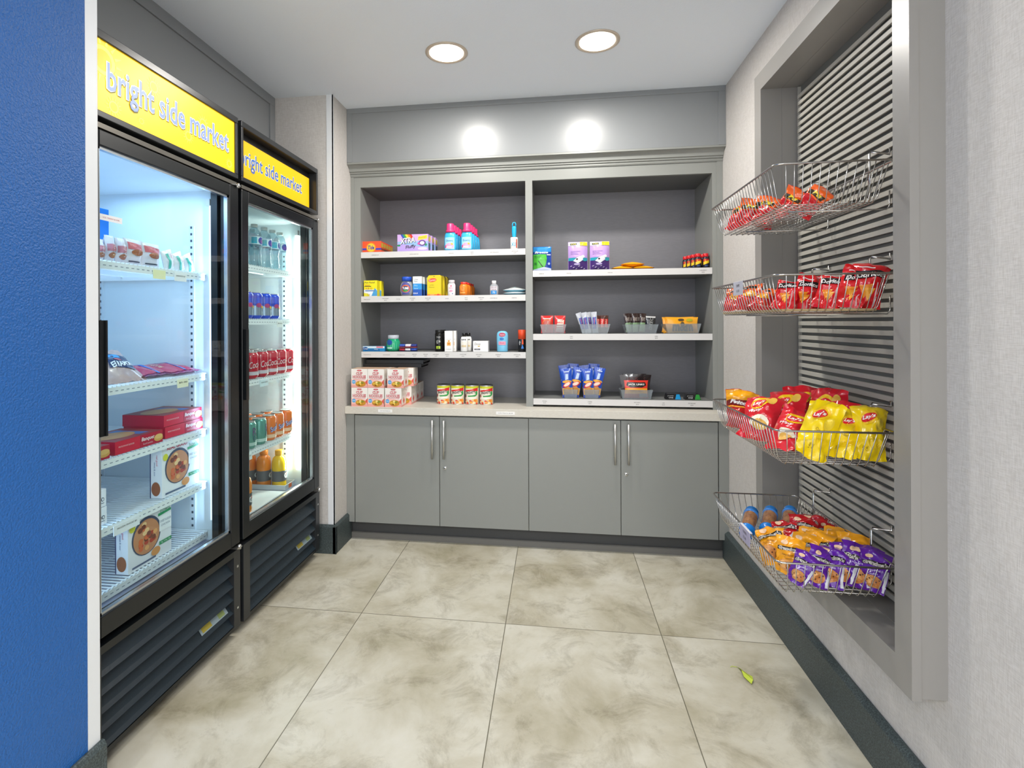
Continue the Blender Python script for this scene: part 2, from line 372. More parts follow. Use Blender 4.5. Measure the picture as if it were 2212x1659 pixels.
pr += [(YS - .024 - .030 * (1 - cos(a * PI / 2 / 7)), 2.093 + .032 * sin(a * PI / 2 / 7)) for a in range(1, 8)] + [(YS - .058, 2.125), (YS - .058, 2.1345), (YS + .02, 2.1345)]
MB().prism(pr, XL + .001, XR - .001, M_GREY).obj('crown_molding', su)
SH = {}
def shelf(key, x0, x1, z, labs, plain=True):
    s = BX(x0 + .001, x1 - .001, YS + .004, YBK - .008, z - .032, z - .0005, mat('7a7b79', .45)).obj('shelf', su)
    e = BX(x0 + .0012, x1 - .0012, YS - .001, YS + .004, z - .034, z, M_STRIP)
    P = plane((0, YS - .001, 0), (1, 0, 0), (0, 0, 1))
    for x, a, bb in labs:
        e.text(P, a, x, z - (.014 if bb else .018), .0046, M_INK, .0006, wd=.0034 * len(a))
        if bb: e.text(P, bb, x, z - .024, .0052, M_INK, .0006)
    e.obj('price_strip', s); SH[key] = z
shelf('L1', SL, D0, 1.632, [(-1.02, 'DETERGENT $2', ''), (-.79, 'DRYER SHEETS $5', ''), (-.575, 'DOWNY $5', ''), (-.455, 'DOWNY', '$5.00'), (-.33, 'LINT ROLLER $4', ''), (-.215, 'LINT ROLLER', '$5.00')])
shelf('L2', SL, D0, 1.377, [(-1.07, 'MEDICINE $1', ''), (-.96, 'PAIN RELIEF', '$6.00'), (-.885, 'TUMS $5', ''), (-.80, 'EYE DROPS', '$6.00'), (-.71, 'BAND AIDS', '$3.00'), (-.60, '$3.00', ''), (-.49, 'ADVIL', '$3.00'), (-.405, 'HAND SANI', '$3.00'), (-.335, 'SANITIZER $3', ''), (-.22, 'WIPES $4', '')])
shelf('L3', SL, D0, 1.058, [(-1.07, 'TOOTHPASTE $4', ''), (-.955, 'MOUTHWASH $5', ''), (-.87, 'TOOTHBRUSH $3', ''), (-.79, 'HAIR GEL', '$4.00'), (-.725, 'BRUSHES', '$4.00'), (-.665, 'HAIR SPRAY', '$4.00'), (-.60, 'SHAMPOO', '$4.00'), (-.51, 'CONDITIONER', '$4.00'), (-.42, 'BODY WASH', '$3.00'), (-.31, 'DEODORANT', '$4.00'), (-.205, 'SHAVING GEL', '$4.00')])
shelf('R1', D1, SR, 1.508, [(-.07, 'WIPES $6', ''), (.08, 'PADS $6', ''), (.30, 'PADS $6', ''), (.78, '5 HR ENERGY', '$4.00')])
shelf('R2', D1, SR, 1.159, [(.092, 'CANDY', '$2.50'), (.54, 'CANDY', '$3.00')])
shelf('R3', D1, SR, .803, [(-.055, 'POPCORN', '$1.50'), (.19, 'COOKIES', '$2.50'), (.44, 'BEEF JERKY', '$5.00'), (.575, 'GUM', '$2.50'), (.72, 'PROTEIN BAR', '$3.00')])

# ------------------------------------------------------------------ slatwall
XS = .932
sw = thing('slatwall_panel', 'tall grey slatwall with horizontal slats, framed in the right wall', 'wall panel')
BX(XS + .012, XS + .03, OY0, OY1, OZ0 + .0015, OZ1 - .0015, M_SLATB).obj('backing', sw)
s = MB(); z = OZ0 + .012; k = 0
while z < OZ1 - .03:
    s.prism([(XS, z), (XS, z + .0132), (XS + .0015, z + .0145), (XS + .007, z + .0145), (XS + .007, z + .0005), (XS + .0015, z - .0005)], OY0 + .002, OY1 - .010, M_SLAT, 'y')
    z += .0264; k += 1
s.obj('slats', sw)
BX(XS + .001, XS + .012, OY1 - .014, OY1 - .010, OZ0 + .001, OZ1 - .004, M_SLAT).obj('end_stile', sw)


# ------------------------------------------------------------------ two glass-door coolers (fronts face +x)
XFR = -1.225
def sun(mb, P, cx, cz, r, m, rays=14, l=1.0, core=None):
    for i in range(24):
        a, b = 2 * PI * i / 24, 2 * PI * (i + 1) / 24
        mb.poly(P, [(cx + q * r * cos(t), cz + q * r * sin(t)) for q, t in ((.72, a), (1, a), (1, b), (.72, b))], m, .0006)
    if core: mb.ell(P, cx, cz, r * .72, r * .72, core, .0005)
    for i in range(rays):
        a = 2 * PI * i / rays; d = .11
        mb.poly(P, [(cx + q * r * cos(t), cz + q * r * sin(t)) for q, t in ((1.08, a - d), (1 + .75 * l, a), (1.08, a + d))], m, .0006)
def cooler(y0, y1, label, lit, ledcol, led):
    c = thing('glass_door_cooler', label, 'refrigerator', (XFR - .4, (y0 + y1) / 2, 0), 0, 'glass door coolers')
    c0 = c.location.copy()
    def P_(mb, name, par, bevel=0):
        if par is c: mb.v = [tuple(V(v) - c0) for v in mb.v]
        else: mb.v = [tuple(V(v) - c0) for v in mb.v]
        return mb.obj(name, par, bevel)
    xb = -1.99; x1 = XFR - .045; iy0, iy1 = y0 + .045, y1 - .052; iz0, iz1 = .392, 1.735
    bd = MB()
    bd.box(xb, x1, y0, y0 + .02, .03, 2.03, M_BLACK).box(xb, x1, y1 - .02, y1, .03, 2.03, M_BLACK).box(xb, xb + .02, y0 + .02, y1 - .02, .03, 2.03, M_BLACK)
    bd.box(xb + .02, x1, y0 + .02, y1 - .02, 2.01, 2.03, M_BLACK).box(xb + .02, x1, y0 + .02, y1 - .02, .03, .05, M_BLACK)
    bd.box(x1 - .028, x1, y0 + .02, iy0, .355, 1.80, M_BLACK).box(x1 - .028, x1, iy1, y1 - .02, .355, 1.80, M_BLACK)
    bd.box(x1 - .026, x1, iy0, iy0 + (.016 if lit else .001), iz0, iz1, M_BLACK).box(x1 - .026, x1, iy1 - (.016 if lit else .001), iy1, iz0, iz1, M_BLACK)
    bd.box(x1 - .028, x1, iy0, iy1, iz1, 1.80, M_BLACK).box(x1 - .028, x1, iy0, iy1, .33, iz0 - .002, M_BLACK)
    P_(bd, 'cabinet', c)
    ln = MB(); a = x1 - .028
    ln.box(-1.90, a, iy0 - .012, iy0, iz0, iz1, M_LINER).box(-1.90, a, iy1, iy1 + .012, iz0, iz1, M_LINER).box(-1.90, -1.885, iy0, iy1, iz0, iz1, M_LINER)
    ln.box(-1.90, a, iy0, iy1, iz1, iz1 + .012, M_LINER).box(-1.90, a, iy0, iy1, iz0 - .012, iz0, mat('8d94ad', .35))
    for yy, sg in ((iy0, 1), (iy1, -1)):
        for xx in (-1.385, -1.78):
            ln.box(xx - .011, xx + .011, min(yy, yy + sg * .006), max(yy, yy + sg * .006), iz0 + .03, 1.60, mat('d3dbe2', .35))
            for k in range(46):
                zz = iz0 + .05 + k * .0255
                ln.box(xx - .004, xx + .004, yy + sg * .0060 - (.0004 if sg < 0 else 0), yy + sg * .0060 + (.0004 if sg > 0 else 0), zz, zz + .009, mat('3f4a58', .5))
    P_(ln, 'liner', c)
    # sign box on top
    fr = MB(); sx0 = x1; sx1 = XFR
    fr.box(sx0, sx1, y0, y1, 2.006, 2.03, M_BLACK2).box(sx0, sx1, y0, y1, 1.790, 1.808, M_BLACK2).box(sx0, sx1, y0, y0 + .014, 1.808, 2.006, M_BLACK2).box(sx0, sx1, y1 - .016, y1, 1.808, 2.006, M_BLACK2)
    P_(fr, 'sign_frame', c, .002)
    if lit:
        ym = mat('f4c600', .38, em=.42); sx = XFR - .006; sc = plane((sx, 0, 0), (0, 1, 0), (0, 0, 1)); cy = (y0 + y1) / 2
        sg = BX(sx - .01, sx, y0 + .014, y1 - .016, 1.808, 2.006, ym)
        w1 = mat('dfe3ff', .4, em=.5); b1 = mat('7f93ea', .4, em=.40); pale = mat('f8e65a', .4, em=.45)
        for yy, zz, r in ((y0 + .065, 1.952, .040), (y0 + .10, 1.837, .017), (y1 - .20, 1.932, .019), (y1 - .275, 1.863, .016), (y1 - .05, 1.835, .013), (y0 + .25, 1.96, .018), (y0 + .20, 1.835, .009)): sun(sg, sc, yy, zz, r, pale, core=mat('f0c000', .4, em=.42))
        th = .104
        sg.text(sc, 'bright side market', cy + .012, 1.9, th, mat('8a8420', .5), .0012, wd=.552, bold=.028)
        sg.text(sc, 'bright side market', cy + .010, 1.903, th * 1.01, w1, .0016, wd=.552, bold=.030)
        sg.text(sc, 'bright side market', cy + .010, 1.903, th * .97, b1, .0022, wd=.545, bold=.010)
        P_(sg, 'sign_panel', c)
    else:
        ym = mat('eeb400', .35, em=.28); sx = XFR - .030
        sc = plane((sx, 0, 0), (0, 1, 0), (0, 0, 1)); sg = BX(sx - .008, sx, y0 + .015, y1 - .04, 1.809, 1.972, ym)
        w1 = mat('e9ead8', .4, em=.3); b1 = mat('3f66b0', .4, em=.25); cy = y0 + .294
        sg.text(sc, 'bright side market', cy, 1.893, .084, w1, .0010, wd=.526, bold=.030)
        sg.text(sc, 'bright side market', cy, 1.893, .081, b1, .0018, wd=.519, bold=.012)
        P_(sg, 'sign_panel', c)
        P_(BX(sx - .03, sx - .012, y1 - .10, y1 - .06, 1.966, 1.985, M_WHITE), 'panel_clip', c)
        P_(BX(x1 + .001, x1 + .004, y0 + .015, y1 - .017, 1.809, 2.005, M_DARK), 'sign_back', c)
    P_(BX(x1, XFR - .004, y0 + .004, y1 - .004, 1.762, 1.776, mat('77736c', .25, .6)), 'header_rail', c)
    # door
    z0, z1 = .366, 1.756; gy0, gy1 = y0 + .045, y1 - .056; gz0, gz1 = .425, 1.712
    d = MB(); dx0, dx1 = x1 + .004, XFR
    d.box(dx0, dx1, y0, gy0, z0, z1, M_BLACK).box(dx0, dx1, gy1, y1, z0, z1, M_BLACK).box(dx0, dx1, gy0, gy1, z0, gz0, M_BLACK).box(dx0, dx1, gy0, gy1, gz1, z1, M_BLACK)
    dr = P_(d, 'door', c, .003)
    g = BX(XFR - .014, XFR - .010, gy0, gy1, gz0, gz1, M_GLASS); P_(g, 'glass_pane', dr)
    gk = MB(); al = mat('b9bfc4', .25, .8)
    for q in ((gy1 - .008, gy1, gz0, gz1), (gy0, gy0 + .008, gz0, gz1), (gy0, gy1, gz1 - .008, gz1), (gy0, gy1, gz0, gz0 + .008)): gk.box(XFR - .020, XFR - .006, *q, al)
    P_(gk, 'glazing_bead', dr)
    hd = MB()
    if lit: hd.box(XFR, XFR + .010, y0 + .034, y0 + .056, .918, 1.234, M_BLACK).box(XFR + .010, XFR + .014, y0 + .050, y0 + .056, .918, 1.234, M_BLACK)
    else: hd.box(XFR, XFR + .014, y0 + .003, y0 + .022, .92, 1.20, M_BLACK)
    P_(hd, 'handle', dr, 0)
    # louvred grille
    gr = MB(); gt = .345; gb = .042
    gr.box(x1 - .0, XFR, y0, y0 + .045, gb, gt, M_BLACK2).box(x1, XFR, y1 - .040, y1, gb, gt, M_BLACK2).box(x1, XFR, y0 + .045, y1 - .04, gt - .022, gt, M_BLACK).box(x1, XFR, y0 + .045, y1 - .04, gb, gb + .014, M_BLACK)
    for k in range(5):
        zz = gb + .016 + k * .0505
        gr.prism([(XFR - .002, zz), (XFR - .012, zz + .010), (XFR - .038, zz + .048), (XFR - .044, zz + .048), (XFR - .018, zz + .004), (XFR - .006, zz - .003)], y0 + .045, y1 - .04, M_LOUV, 'y')
    for zz in (.12, .28): gr.box(XFR, XFR + .002, y1 - .022, y1 - .014, zz - .004, zz + .004, M_STEEL)
    G = P_(gr, 'grille', c)
    zz = gb + .016 + .0505; Q = plane((XFR - .014 + .0015, 0, zz + .012), (0, 1, 0), V((-.026, 0, .038)).normalized())
    st = MB(); st.rect(Q, y1 - .21, .0, y1 - .06, .030, mat('8fa0a8', .4), .001).rect(Q, y1 - .20, .004, y1 - .15, .026, mat('a89a3c', .4), .0014).rect(Q, y1 - .11, .004, y1 - .075, .026, mat('8a9a60', .4), .0014)
    P_(st, 'rating_sticker', G)
    P_(BX(x1 - .003, x1, y0 + .03, y1 - .03, .045, .33, M_DARK), 'grille_backing', c)
    for xx in (XFR - .09, -1.93):
        for yy in (y0 + .06, y1 - .06): P_(MB().lathe([(.018, 0), (.018, .008), (.010, .010), (.010, .032)], M_BLACK2, 10, cx=xx, cy=yy), 'foot', c)
    for za in (.352, 1.758): P_(MB().box(XFR - .03, XFR + .012, y1 - .035, y1 - .005, za, za + .005, M_STEEL).lathe([(.007, za - .006), (.007, za + .011)], M_STEEL, 10, cx=XFR + .006, cy=y1 - .014), 'hinge', c)
    # light tubes
    tb = MB()
    sides = ((iy1 - .012,) if not lit else (iy0 + .006, iy1 - .006))
    for yy in sides:
        tb.tube([(x1 - (.034 if lit else .040), yy, iz0 + .08), (x1 - (.034 if lit else .040), yy, iz1 - .06)], .009 if not lit else .005, mat('fdfff2' if not lit else 'dfe8ff', .5, em=led), 10)
        tb.box(x1 - .048, x1 - .032, yy - .008, yy + .010 if yy < (y0 + y1) / 2 else yy + .012, iz1 - .06, iz1 - .035, M_WHITE)
    P_(tb, 'light_tube', c)
    for yy in sides:
        s_ = -1 if yy > (y0 + y1) / 2 else 1
        lo = lamp('cooler_light', 'AREA', (x1 - .052, yy + s_ * .012, 1.07), 1.0 if lit else 2.4, ledcol, .02, (0, 0, 0), 1.2)
        dirv = V((-.75, s_ * .66, 0)); q = dirv.to_track_quat('-Z', 'Y'); lo.rotation_euler = q.to_euler()
        lo.rotation_mode = 'QUATERNION'; lo.rotation_quaternion = q
    if lit: lamp('freezer_fill', 'AREA', (-1.52, (y0 + y1) / 2, iz1 - .01), 1.6, ledcol, .4, (0, 0, 0), .45)  # added overhead fill, spreads light evenly between the freezer's side strips
    # wire shelves
    def wshelf(zt, tags, xfront=-1.322):
        w_ = MB(); a0, a1 = iy0 + .008, iy1 - .008
        w_.box(xfront - .002, xfront, a0, a1, zt - .027, zt - .004, M_SHELFW)
        n = int((a1 - a0) / .0165)
        for k in range(n + 1):
            yy = a0 + (a1 - a0) * k / n; w_.box(-1.87, xfront + .001, yy - .0019, yy + .0019, zt - .004, zt, M_SHELFW)
        for xx in (-1.86, -1.68, -1.5, xfront - .012): w_.box(xx - .003, xx + .003, a0, a1, zt - .009, zt - .004, M_SHELFW)
        for yy in (a0, a1): w_.box(-1.87, xfront, yy - .003, yy + .003, zt - .022, zt - .002, M_SHELFW)
        for k in range(26): yy = a0 + .02 + (a1 - a0 - .04) * k / 25; w_.box(xfront, xfront + .0006, yy, yy + .010, zt - .017, zt - .0145, mat('8d98a5', .5))
        so = P_(w_, 'wire_shelf', c)
        for yy, wd, col, tx in tags:
            t_ = MB(); Pq = plane((xfront + .003, 0, 0), (0, 1, 0), (0, 0, 1)); t_.box(xfront + .0008, xfront + .003, yy - wd / 2, yy + wd / 2, zt - .040, zt - .010, mat(col, .5))
            if tx: t_.text(Pq, tx, yy, zt - .022, .006, M_INK, .0006, wd=wd * .75)
            P_(t_, 'price_tag', so)
    return c, wshelf
F1, ws1 = cooler(1.222, 1.902, 'black glass-door freezer with lit yellow sign, behind the blue wall', True, (.50, .72, 1), .8)
ws1(1.415, [(1.60, .055, 'f3f0c0', ''), (1.70, .06, 'f4f4f6', 'SANDWICH $4')]); ws1(1.036, [(1.71, .055, 'f3efd2', '$5.00')]); ws1(.822, []); ws1(.622, [(1.46, .10, 'eef1f5', 'FROZEN SNACKS $4')]); ws1(.430, [])
F2, ws2 = cooler(1.924, 2.600, 'black glass-door drink cooler with dull sign, next to the corner', False, (.93, 1, .86), 3.5)
ws2(1.484, []); ws2(1.245, [(2.38, .05, 'f4f6f4', '$4.00')]); ws2(.976, [(2.24, .07, 'dff0f6', 'SODA $2.50')]); ws2(.668, [(2.10, .08, 'eef6f8', 'BOTTLED $3')]); 

# ------------------------------------------------------------------ packaged goods: builders (front faces -y, origin at base centre)
def col(h, r=.4): return mat(h, r)
def front(w, d): return plane((0, -d / 2, 0), (1, 0, 0), (0, 0, 1))
def rside(w, d): return plane((w / 2, 0, 0), (0, 1, 0), (0, 0, 1))
def topf(h): return plane((0, 0, h), (1, 0, 0), (0, 1, 0))
def single(name, mb, label, cat, loc, rz=0, group=None, bevel=0):
    o = mb.obj(name, bevel=bevel); o.location = loc; o.rotation_euler = (0, 0, rz); return tag(o, label, cat, group)
def ctn(w, d, h, base): return BX(-w / 2, w / 2, -d / 2, d / 2, 0, h, col(base))
YF = 2.930                    # front line of the goods on the shelves
zL1, zL2, zL3, zR1, zR2, zR3 = (SH[k] for k in ('L1', 'L2', 'L3', 'R1', 'R2', 'R3'))
def row(o, n, x, y, z, dy, labs, dx=0):
    for k in range(1, n): dup(o, (x + dx * k, y + dy * k, z), labs[k])
ordn = ['first', 'second', 'third', 'fourth', 'fifth', 'sixth']

# orange detergent cartons
w_, d_, h_ = .121, .043, .067; m = ctn(w_, d_, h_, 'f2552a'); P = front(w_, d_)
m.rect(P, -w_ / 2, .016, w_ / 2, .027, col('3d3bb0')).rect(P, -w_ / 2, .0265, -.02, .0275, col('c9b6e6'))
m.ell(P, .0, .030, .029, .029, col('f08a1d')).ell(P, 0, .030, .024, .024, col('f6c52b'), .0008).text(P, 'Tide', 0, .031, .023, col('2b3a9a'), .0012, wd=.038, bold=.03, shear=.25)
R_ = rside(w_, d_); m.rect(R_, -.018, .034, .018, .058, col('c8b23c')).rect(R_, -d_ / 2, .016, d_ / 2, .027, col('7a4a30'))
o = single('detergent_box', m, 'orange detergent carton, front one of the file on the top left shelf', 'box', (-1.0555, YF + d_ / 2, zL1), 0, 'orange detergent cartons', .0006)
row(o, 5, -1.0555, YF + d_ / 2, zL1, .0445, ['', ] + ['orange detergent carton, %s back in the file on the top left shelf' % ordn[k] for k in range(1, 5)])
# dryer sheet boxes
w_, d_, h_ = .182, .060, .101; m = ctn(w_, d_, h_, 'c9a6e0'); P = front(w_, d_)
m.rect(P, -w_ / 2, 0, w_ / 2, .06, col('8fb4e4')).poly(P, [(-.091, .0), (.091, 0), (.091, .022), (-.091, .05)], col('b49be0'), .0008)
for k, cc in enumerate(('2b4fae', '2f9a46', 'f0cf2b', 'ee7b22', 'c62828')):
    m.poly(P, [(-.072 + k * .013, .1008), (-.059 + k * .013, .1008), (-.045 + k * .013, .078), (-.058 + k * .013, .078)], col(cc), .0009)
m.text(P, 'XTRA', -.030, .065, .034, col('1c1c1c'), .0013, wd=.092, bold=.07, rot=.12, shear=.15).text(P, 'XTRA', -.031, .066, .032, col('f4f4f4'), .0018, wd=.088, bold=.02, rot=.12, shear=.15)
m.text(P, 'Fluffy', -.012, .028, .024, col('2b2b33'), .0013, wd=.062, bold=.02, rot=.14, shear=.2)
m.poly(P, [(.030, .066), (.086, .076), (.086, .096), (.034, .088)], col('e9d43a'), .001).text(P, 'Mountain', .058, .083, .009, col('8a7a20'), .0016, rot=.15, wd=.045)
m.ell(P, .056, .050, .022, .017, col('6d3f8e'), .001).ell(P, .056, .050, .013, .010, col('f3f3f8'), .0014).ell(P, .036, .047, .008, .006, col('d94c98'), .0016).ell(P, .078, .040, .007, .007, col('2f8a5a'), .0016)
m.ell(P, -.082, .038, .010, .006, col('2f8a5a'), .0012).ell(P, .058, .018, .028, .008, col('e6c7ee'), .0012)
R_ = rside(w_, d_); m.rect(R_, -.02, .012, .02, .052, col('3a6a6a')).rect(R_, -.02, .062, .02, .09, col('e4d640'))
dx_ = -.806
o = single('dryer_sheet_box', m, 'lilac dryer sheet carton in front, reading XTRA Fluffy, top left shelf', 'box', (dx_, YF + d_ / 2, zL1), 0, 'lilac dryer sheet cartons', .0006)
row(o, 3, dx_, YF + d_ / 2, zL1, .066, ['', 'lilac dryer sheet carton directly behind the front XTRA one', 'lilac dryer sheet carton at the very back of its file'], .006)
# softener bottles
def softener():
    t = thing('softener_bottle', '', 'bottle', group='blue softener bottles with pink caps')
    prof = [(.030, 0), (.036, .004), (.0365, .03), (.0355, .07), (.033, .095), (.026, .108), (.018, .114), (.018, .118)]
    b = MB().lathe([(r, z) for r, z in prof], col('3fb4e8', .3), 24, sx=1, sy=.72)
    S = lambda s, t_, off=0: V((.0365 * sin(s / .0365) * 1.0, -(.0365 * .72 + off) * cos(s / .0365) - off * .3, t_))
    b.rect(S, -.030, .010, .030, .078, col('9fdcf4'), .0012, 8, 1).ell(S, 0, .030, .027, .016, col('f3a4c4'), .0018, 24).ell(S, .014, .040, .007, .006, col('e9b04a'), .0024)
    b.text(S, 'Downy', 0, .058, .015, col('2c4f8e'), .0022, wd=.042).rect(S, -.022, .018, .012, .026, col('f7dbe6'), .0022, 4, 1).ell(S, -.026, .026, .006, .008, col('d8508e'), .0024)
    b.obj('bottle_body', t)
    MB().lathe([(.026, .108), (.0265, .120), (.021, .124), (.021, .156), (.019, .159), (.001, .159)], col('e83a78', .35), 24).obj('cap', t)
    return t
so = softener(); first = True
for k in range(2):
    for j in range(4):
        x = -.590 + .097 * k + .004 * j; y = YF + .027 + .062 * j
        lab = 'blue softener bottle with pink cap, %s row, %s from the front' % (('left', 'right')[k], ordn[j])
        if first: so.location = (x, y, zL1); so['label'] = lab; KID[so.name] = kids(so); first = False
        else: dup(so, (x, y, zL1), lab)
# lint roller
t = thing('lint_roller', 'lint roller standing upright with a blue loop handle, top left shelf', 'lint roller', (-.223, YF + .024, zL1))
m = MB().lathe([(.020, 0), (.021, .002), (.021, .068), (.020, .070), (.001, .070)], col('f1efe9', .6), 24); S = cylf(.021)
m.text(S, 'XU', -.002, .030, .022, col('2aa0c4'), .0012, wd=.026, bold=.02).rect(S, .012, .01, .019, .06, col('c8503c'), .001, 3, 1); m.obj('sheet_roll', t)
h = MB().lathe([(.008, .070), (.011, .080), (.013, .100), (.0125, .128), (.010, .134)], col('18a5d6', .3), 16, sy=.6)
h.tube([(-.009, 0, .132), (-.0095, 0, .145), (-.005, 0, .155), (.005, 0, .155), (.0095, 0, .145), (.009, 0, .132)], .0035, col('18a5d6', .3), 8); h.obj('handle', t)

# second left shelf
w_, d_, h_ = .080, .045, .094; m = ctn(w_, d_, h_, 'f2e21c'); P = front(w_, d_)
m.rect(P, -.040, 0, .040, .040, col('e9eef2')).poly(P, [(-.04, 0), (-.006, 0), (-.014, .018), (-.04, .022)], col('e8dc3a'), .0008).poly(P, [(.006, .004), (.040, .004), (.040, .034), (.026, .05)], col('4ba0d6'), .0008)
m.text(P, 'Pain Relief', -.004, .082, .009, col('2b2b2b'), .001, wd=.062).text(P, 'ALKA', -.018, .066, .008, col('c0392b'), .001).rect(P, -.036, .058, .004, .0615, col('2b2b2b'), .0008).text(P, 'A-B-12', -.010, .047, .010, col('c0592b'), .0012, wd=.042).text(P, '24', -.012, .010, .011, col('b7a01c'), .0012).rect(P, -.032, .031, .028, .037, col('5a7fb4'), .0009)
o = single('medicine_box', m, 'yellow and white tablet carton, front one at the left end of second shelf', 'box', (-1.060, YF + d_ / 2, zL2), 0, 'yellow tablet cartons', .0006)
dup(o, (-1.052, YF + .073, zL2), 'yellow and white tablet carton tucked behind the front one')
t = thing('antacid_bottle', 'rounded tablet bottle with royal blue cap reading TUMS', 'bottle', (-.851, YF + .030, zL2))
S = lambda s, t_, off=0: V(((.037 + off) * sin(s / .038), -(.026 + off) * cos(s / .038), t_))
m = MB().lathe([(.026, 0), (.033, .006), (.038, .030), (.0385, .045), (.036, .066), (.028, .084), (.022, .090)], glass_mat('amber_clear', 'd9c6d2', 1, .42), 28, sy=.70)
m.ell(S, 0, .046, .031, .036, col('5a58a0'), .0022, 28).ell(S, 0, .044, .026, .022, col('d9682f'), .0026, 24).ell(S, 0, .044, .021, .015, col('27316a'), .0030, 24).text(S, 'TUMS', 0, .046, .014, col('f4f4f4'), .0036, wd=.036, bold=.04).ell(S, 0, .032, .013, .006, col('3f9a48'), .0034).rect(S, -.024, .010, .024, .016, col('3a3f84'), .003, 5, 1)
m.obj('bottle_body', t); MB().lathe([(.028, .088), (.0285, .110), (.026, .113), (.001, .113)], col('2456c8', .35), 28).obj('cap', t)
w_, d_, h_ = .052, .042, .113; m = ctn(w_, d_, h_, 'eef1f0'); P = front(w_, d_)
m.rect(P, -.026, 0, .026, .038, col('1d58b8')).rect(P, -.026, .038, .026, .072, col('2b95dd')).text(P, 'Clear', -.006, .096, .008, col('6a7884'), .001).text(P, 'Eyes', -.008, .084, .010, col('38506a'), .001).text(P, 'Dry', -.008, .060, .012, col('bfe4f8'), .001).text(P, 'Relief', -.006, .044, .007, col('bfe4f8'), .001).text(P, 'MAX', -.010, .016, .009, col('f4f4f4'), .001)
for s_, a, b_, cc in ((1, 0, .038, '173a80'), (1, .038, .072, '2470b4')): m.rect(rside(w_, d_), -.021, a, .021, b_, col(cc))
o = single('eye_drop_box', m, 'white and blue eye drop carton at the front, beside the TUMS bottle', 'box', (-.780, YF + d_ / 2, zL2), 0, 'white and blue eye drop cartons', .0005)
row(o, 3, -.780, YF + d_ / 2, zL2, .047, ['', 'white and blue eye drop carton, middle of its file', 'white and blue eye drop carton, rearmost of its file'], .005)
m = MB(); w_, h_ = .082, .119; P = front(w_, .05)
m.prism([(-.041, 0), (.041, 0), (.041, .108), (.034, .119), (-.030, .118), (-.041, .104)], -.025, .025, col('ddc60c'), 'y')
m.ell(P, -.010, .090, .024, .011, col('e0503a'), .0006, rot=.12).text(P, 'Carmex', -.010, .090, .010, col('fbeee0'), .0012, wd=.038, rot=.12).ell(P, 0, .111, .004, .002, col('6e6408'), .0006)
m.text(P, 'Lip Balm', -.014, .062, .007, col('857805'), .001).text(P, 'Moisture', -.014, .050, .006, col('857805'), .001).rect(P, -.041, 0, .041, .010, col('e8862a')).ell(P, .024, .006, .008, .006, col('e24a2c'), .001).text(P, 'Original', -.012, .006, .007, col('fbe9c0'), .001)
o = single('lip_balm_pack', m, 'tall yellow display pack with red oval, front one', 'box', (-.681, YF + .025, zL2), 0, 'yellow display packs', .0006)
dup(o, (-.674, YF + .082, zL2), 'tall yellow display pack behind the front one'); dup(o, (-.667, YF + .138, zL2), 'tall yellow display pack hidden farthest back')
def bottle(name, label, cat, loc, prof, mbody, cap, mcap, deco=None, sy=1.0, n=24, group=None, capname='cap', sxb=1.0):
    t = thing(name, label, cat, loc, 0, group); b = MB().lathe(prof, mbody, n, sy=sy, sx=sxb)
    r = max(p[0] for p in prof); S = lambda s, t_, off=0: V(((r * sxb + off) * sin(s / r), -(r * sy + off) * cos(s / r), t_))
    if deco: deco(b, S)
    b.obj('bottle_body', t); MB().lathe(cap, mcap, n, sy=1 if sy == 1 else max(sy, .8)).obj(capname, t); return t
def d1(b, S): b.text(S, 'baby', 0, .044, .011, col('d4547a'), .0012).ell(S, 0, .056, .004, .005, col('e8607a'), .0012).ell(S, 0, .028, .010, .006, col('ea9ab4'), .0012).ell(S, .008, .012, .003, .003, col('3a6aa0'), .0012)
bottle('powder_bottle', 'small white powder bottle with pink print and silver-grey cap', 'bottle', (-.583, YF + .020, zL2), [(.021, 0), (.0225, .003), (.0225, .060), (.019, .070), (.015, .073)], col('f2eff2', .35), [(.016, .072), (.018, .074), (.018, .088), (.016, .090), (.001, .090)], col('c9c9cc', .3), d1, sy=.7)
def d2(b, S): b.text(S, 'S', -.002, .042, .014, col('c96a2a'), .0014).ell(S, -.004, .040, .012, .016, mat('f0923a', .35), .0009).rect(S, -.018, .012, .012, .02, col('f5a24a'), .001, 4, 1)
o = bottle('pill_bottle', 'orange pill bottle with red cap, front of four', 'bottle', (-.512, YF + .022, zL2), [(.022, 0), (.0265, .004), (.0265, .054), (.020, .064), (.017, .066)], col('f28322', .3), [(.019, .064), (.0205, .067), (.0205, .077), (.001, .078)], col('e03a2c', .35), d2, n=8, group='orange pill bottles')
KID[o.name] = kids(o)
row(o, 4, -.512, YF + .022, zL2, .054, ['', 'orange pill bottle with red cap, second of four', 'orange pill bottle with red cap, third of four', 'orange pill bottle with red cap, rearmost of four'], .004)
def d3(b, S): b.rect(S, -.016, .006, .016, .026, col('2f8ad0'), .001, 5, 1).rect(S, -.020, .028, .020, .050, col('e9dce2'), .0008, 5, 1).text(S, 'HAND', 0, .045, .008, col('4b4550'), .0014).text(S, 'SANI', 0, .034, .009, col('4b4550'), .0014).text(S, '70', 0, .016, .011, col('e8f2fa'), .0014)
bottle('sanitizer_bottle', 'small clear hand sanitizer bottle with white flip cap', 'bottle', (-.338, YF + .020, zL2), [(.022, 0), (.0245, .003), (.0245, .050), (.018, .060), (.011, .064)], glass_mat('gel', 'e6e4ec', 1, .35), [(.012, .062), (.0125, .080), (.011, .083), (.001, .083)], col('f3f3f5', .3), d3, sy=.7)
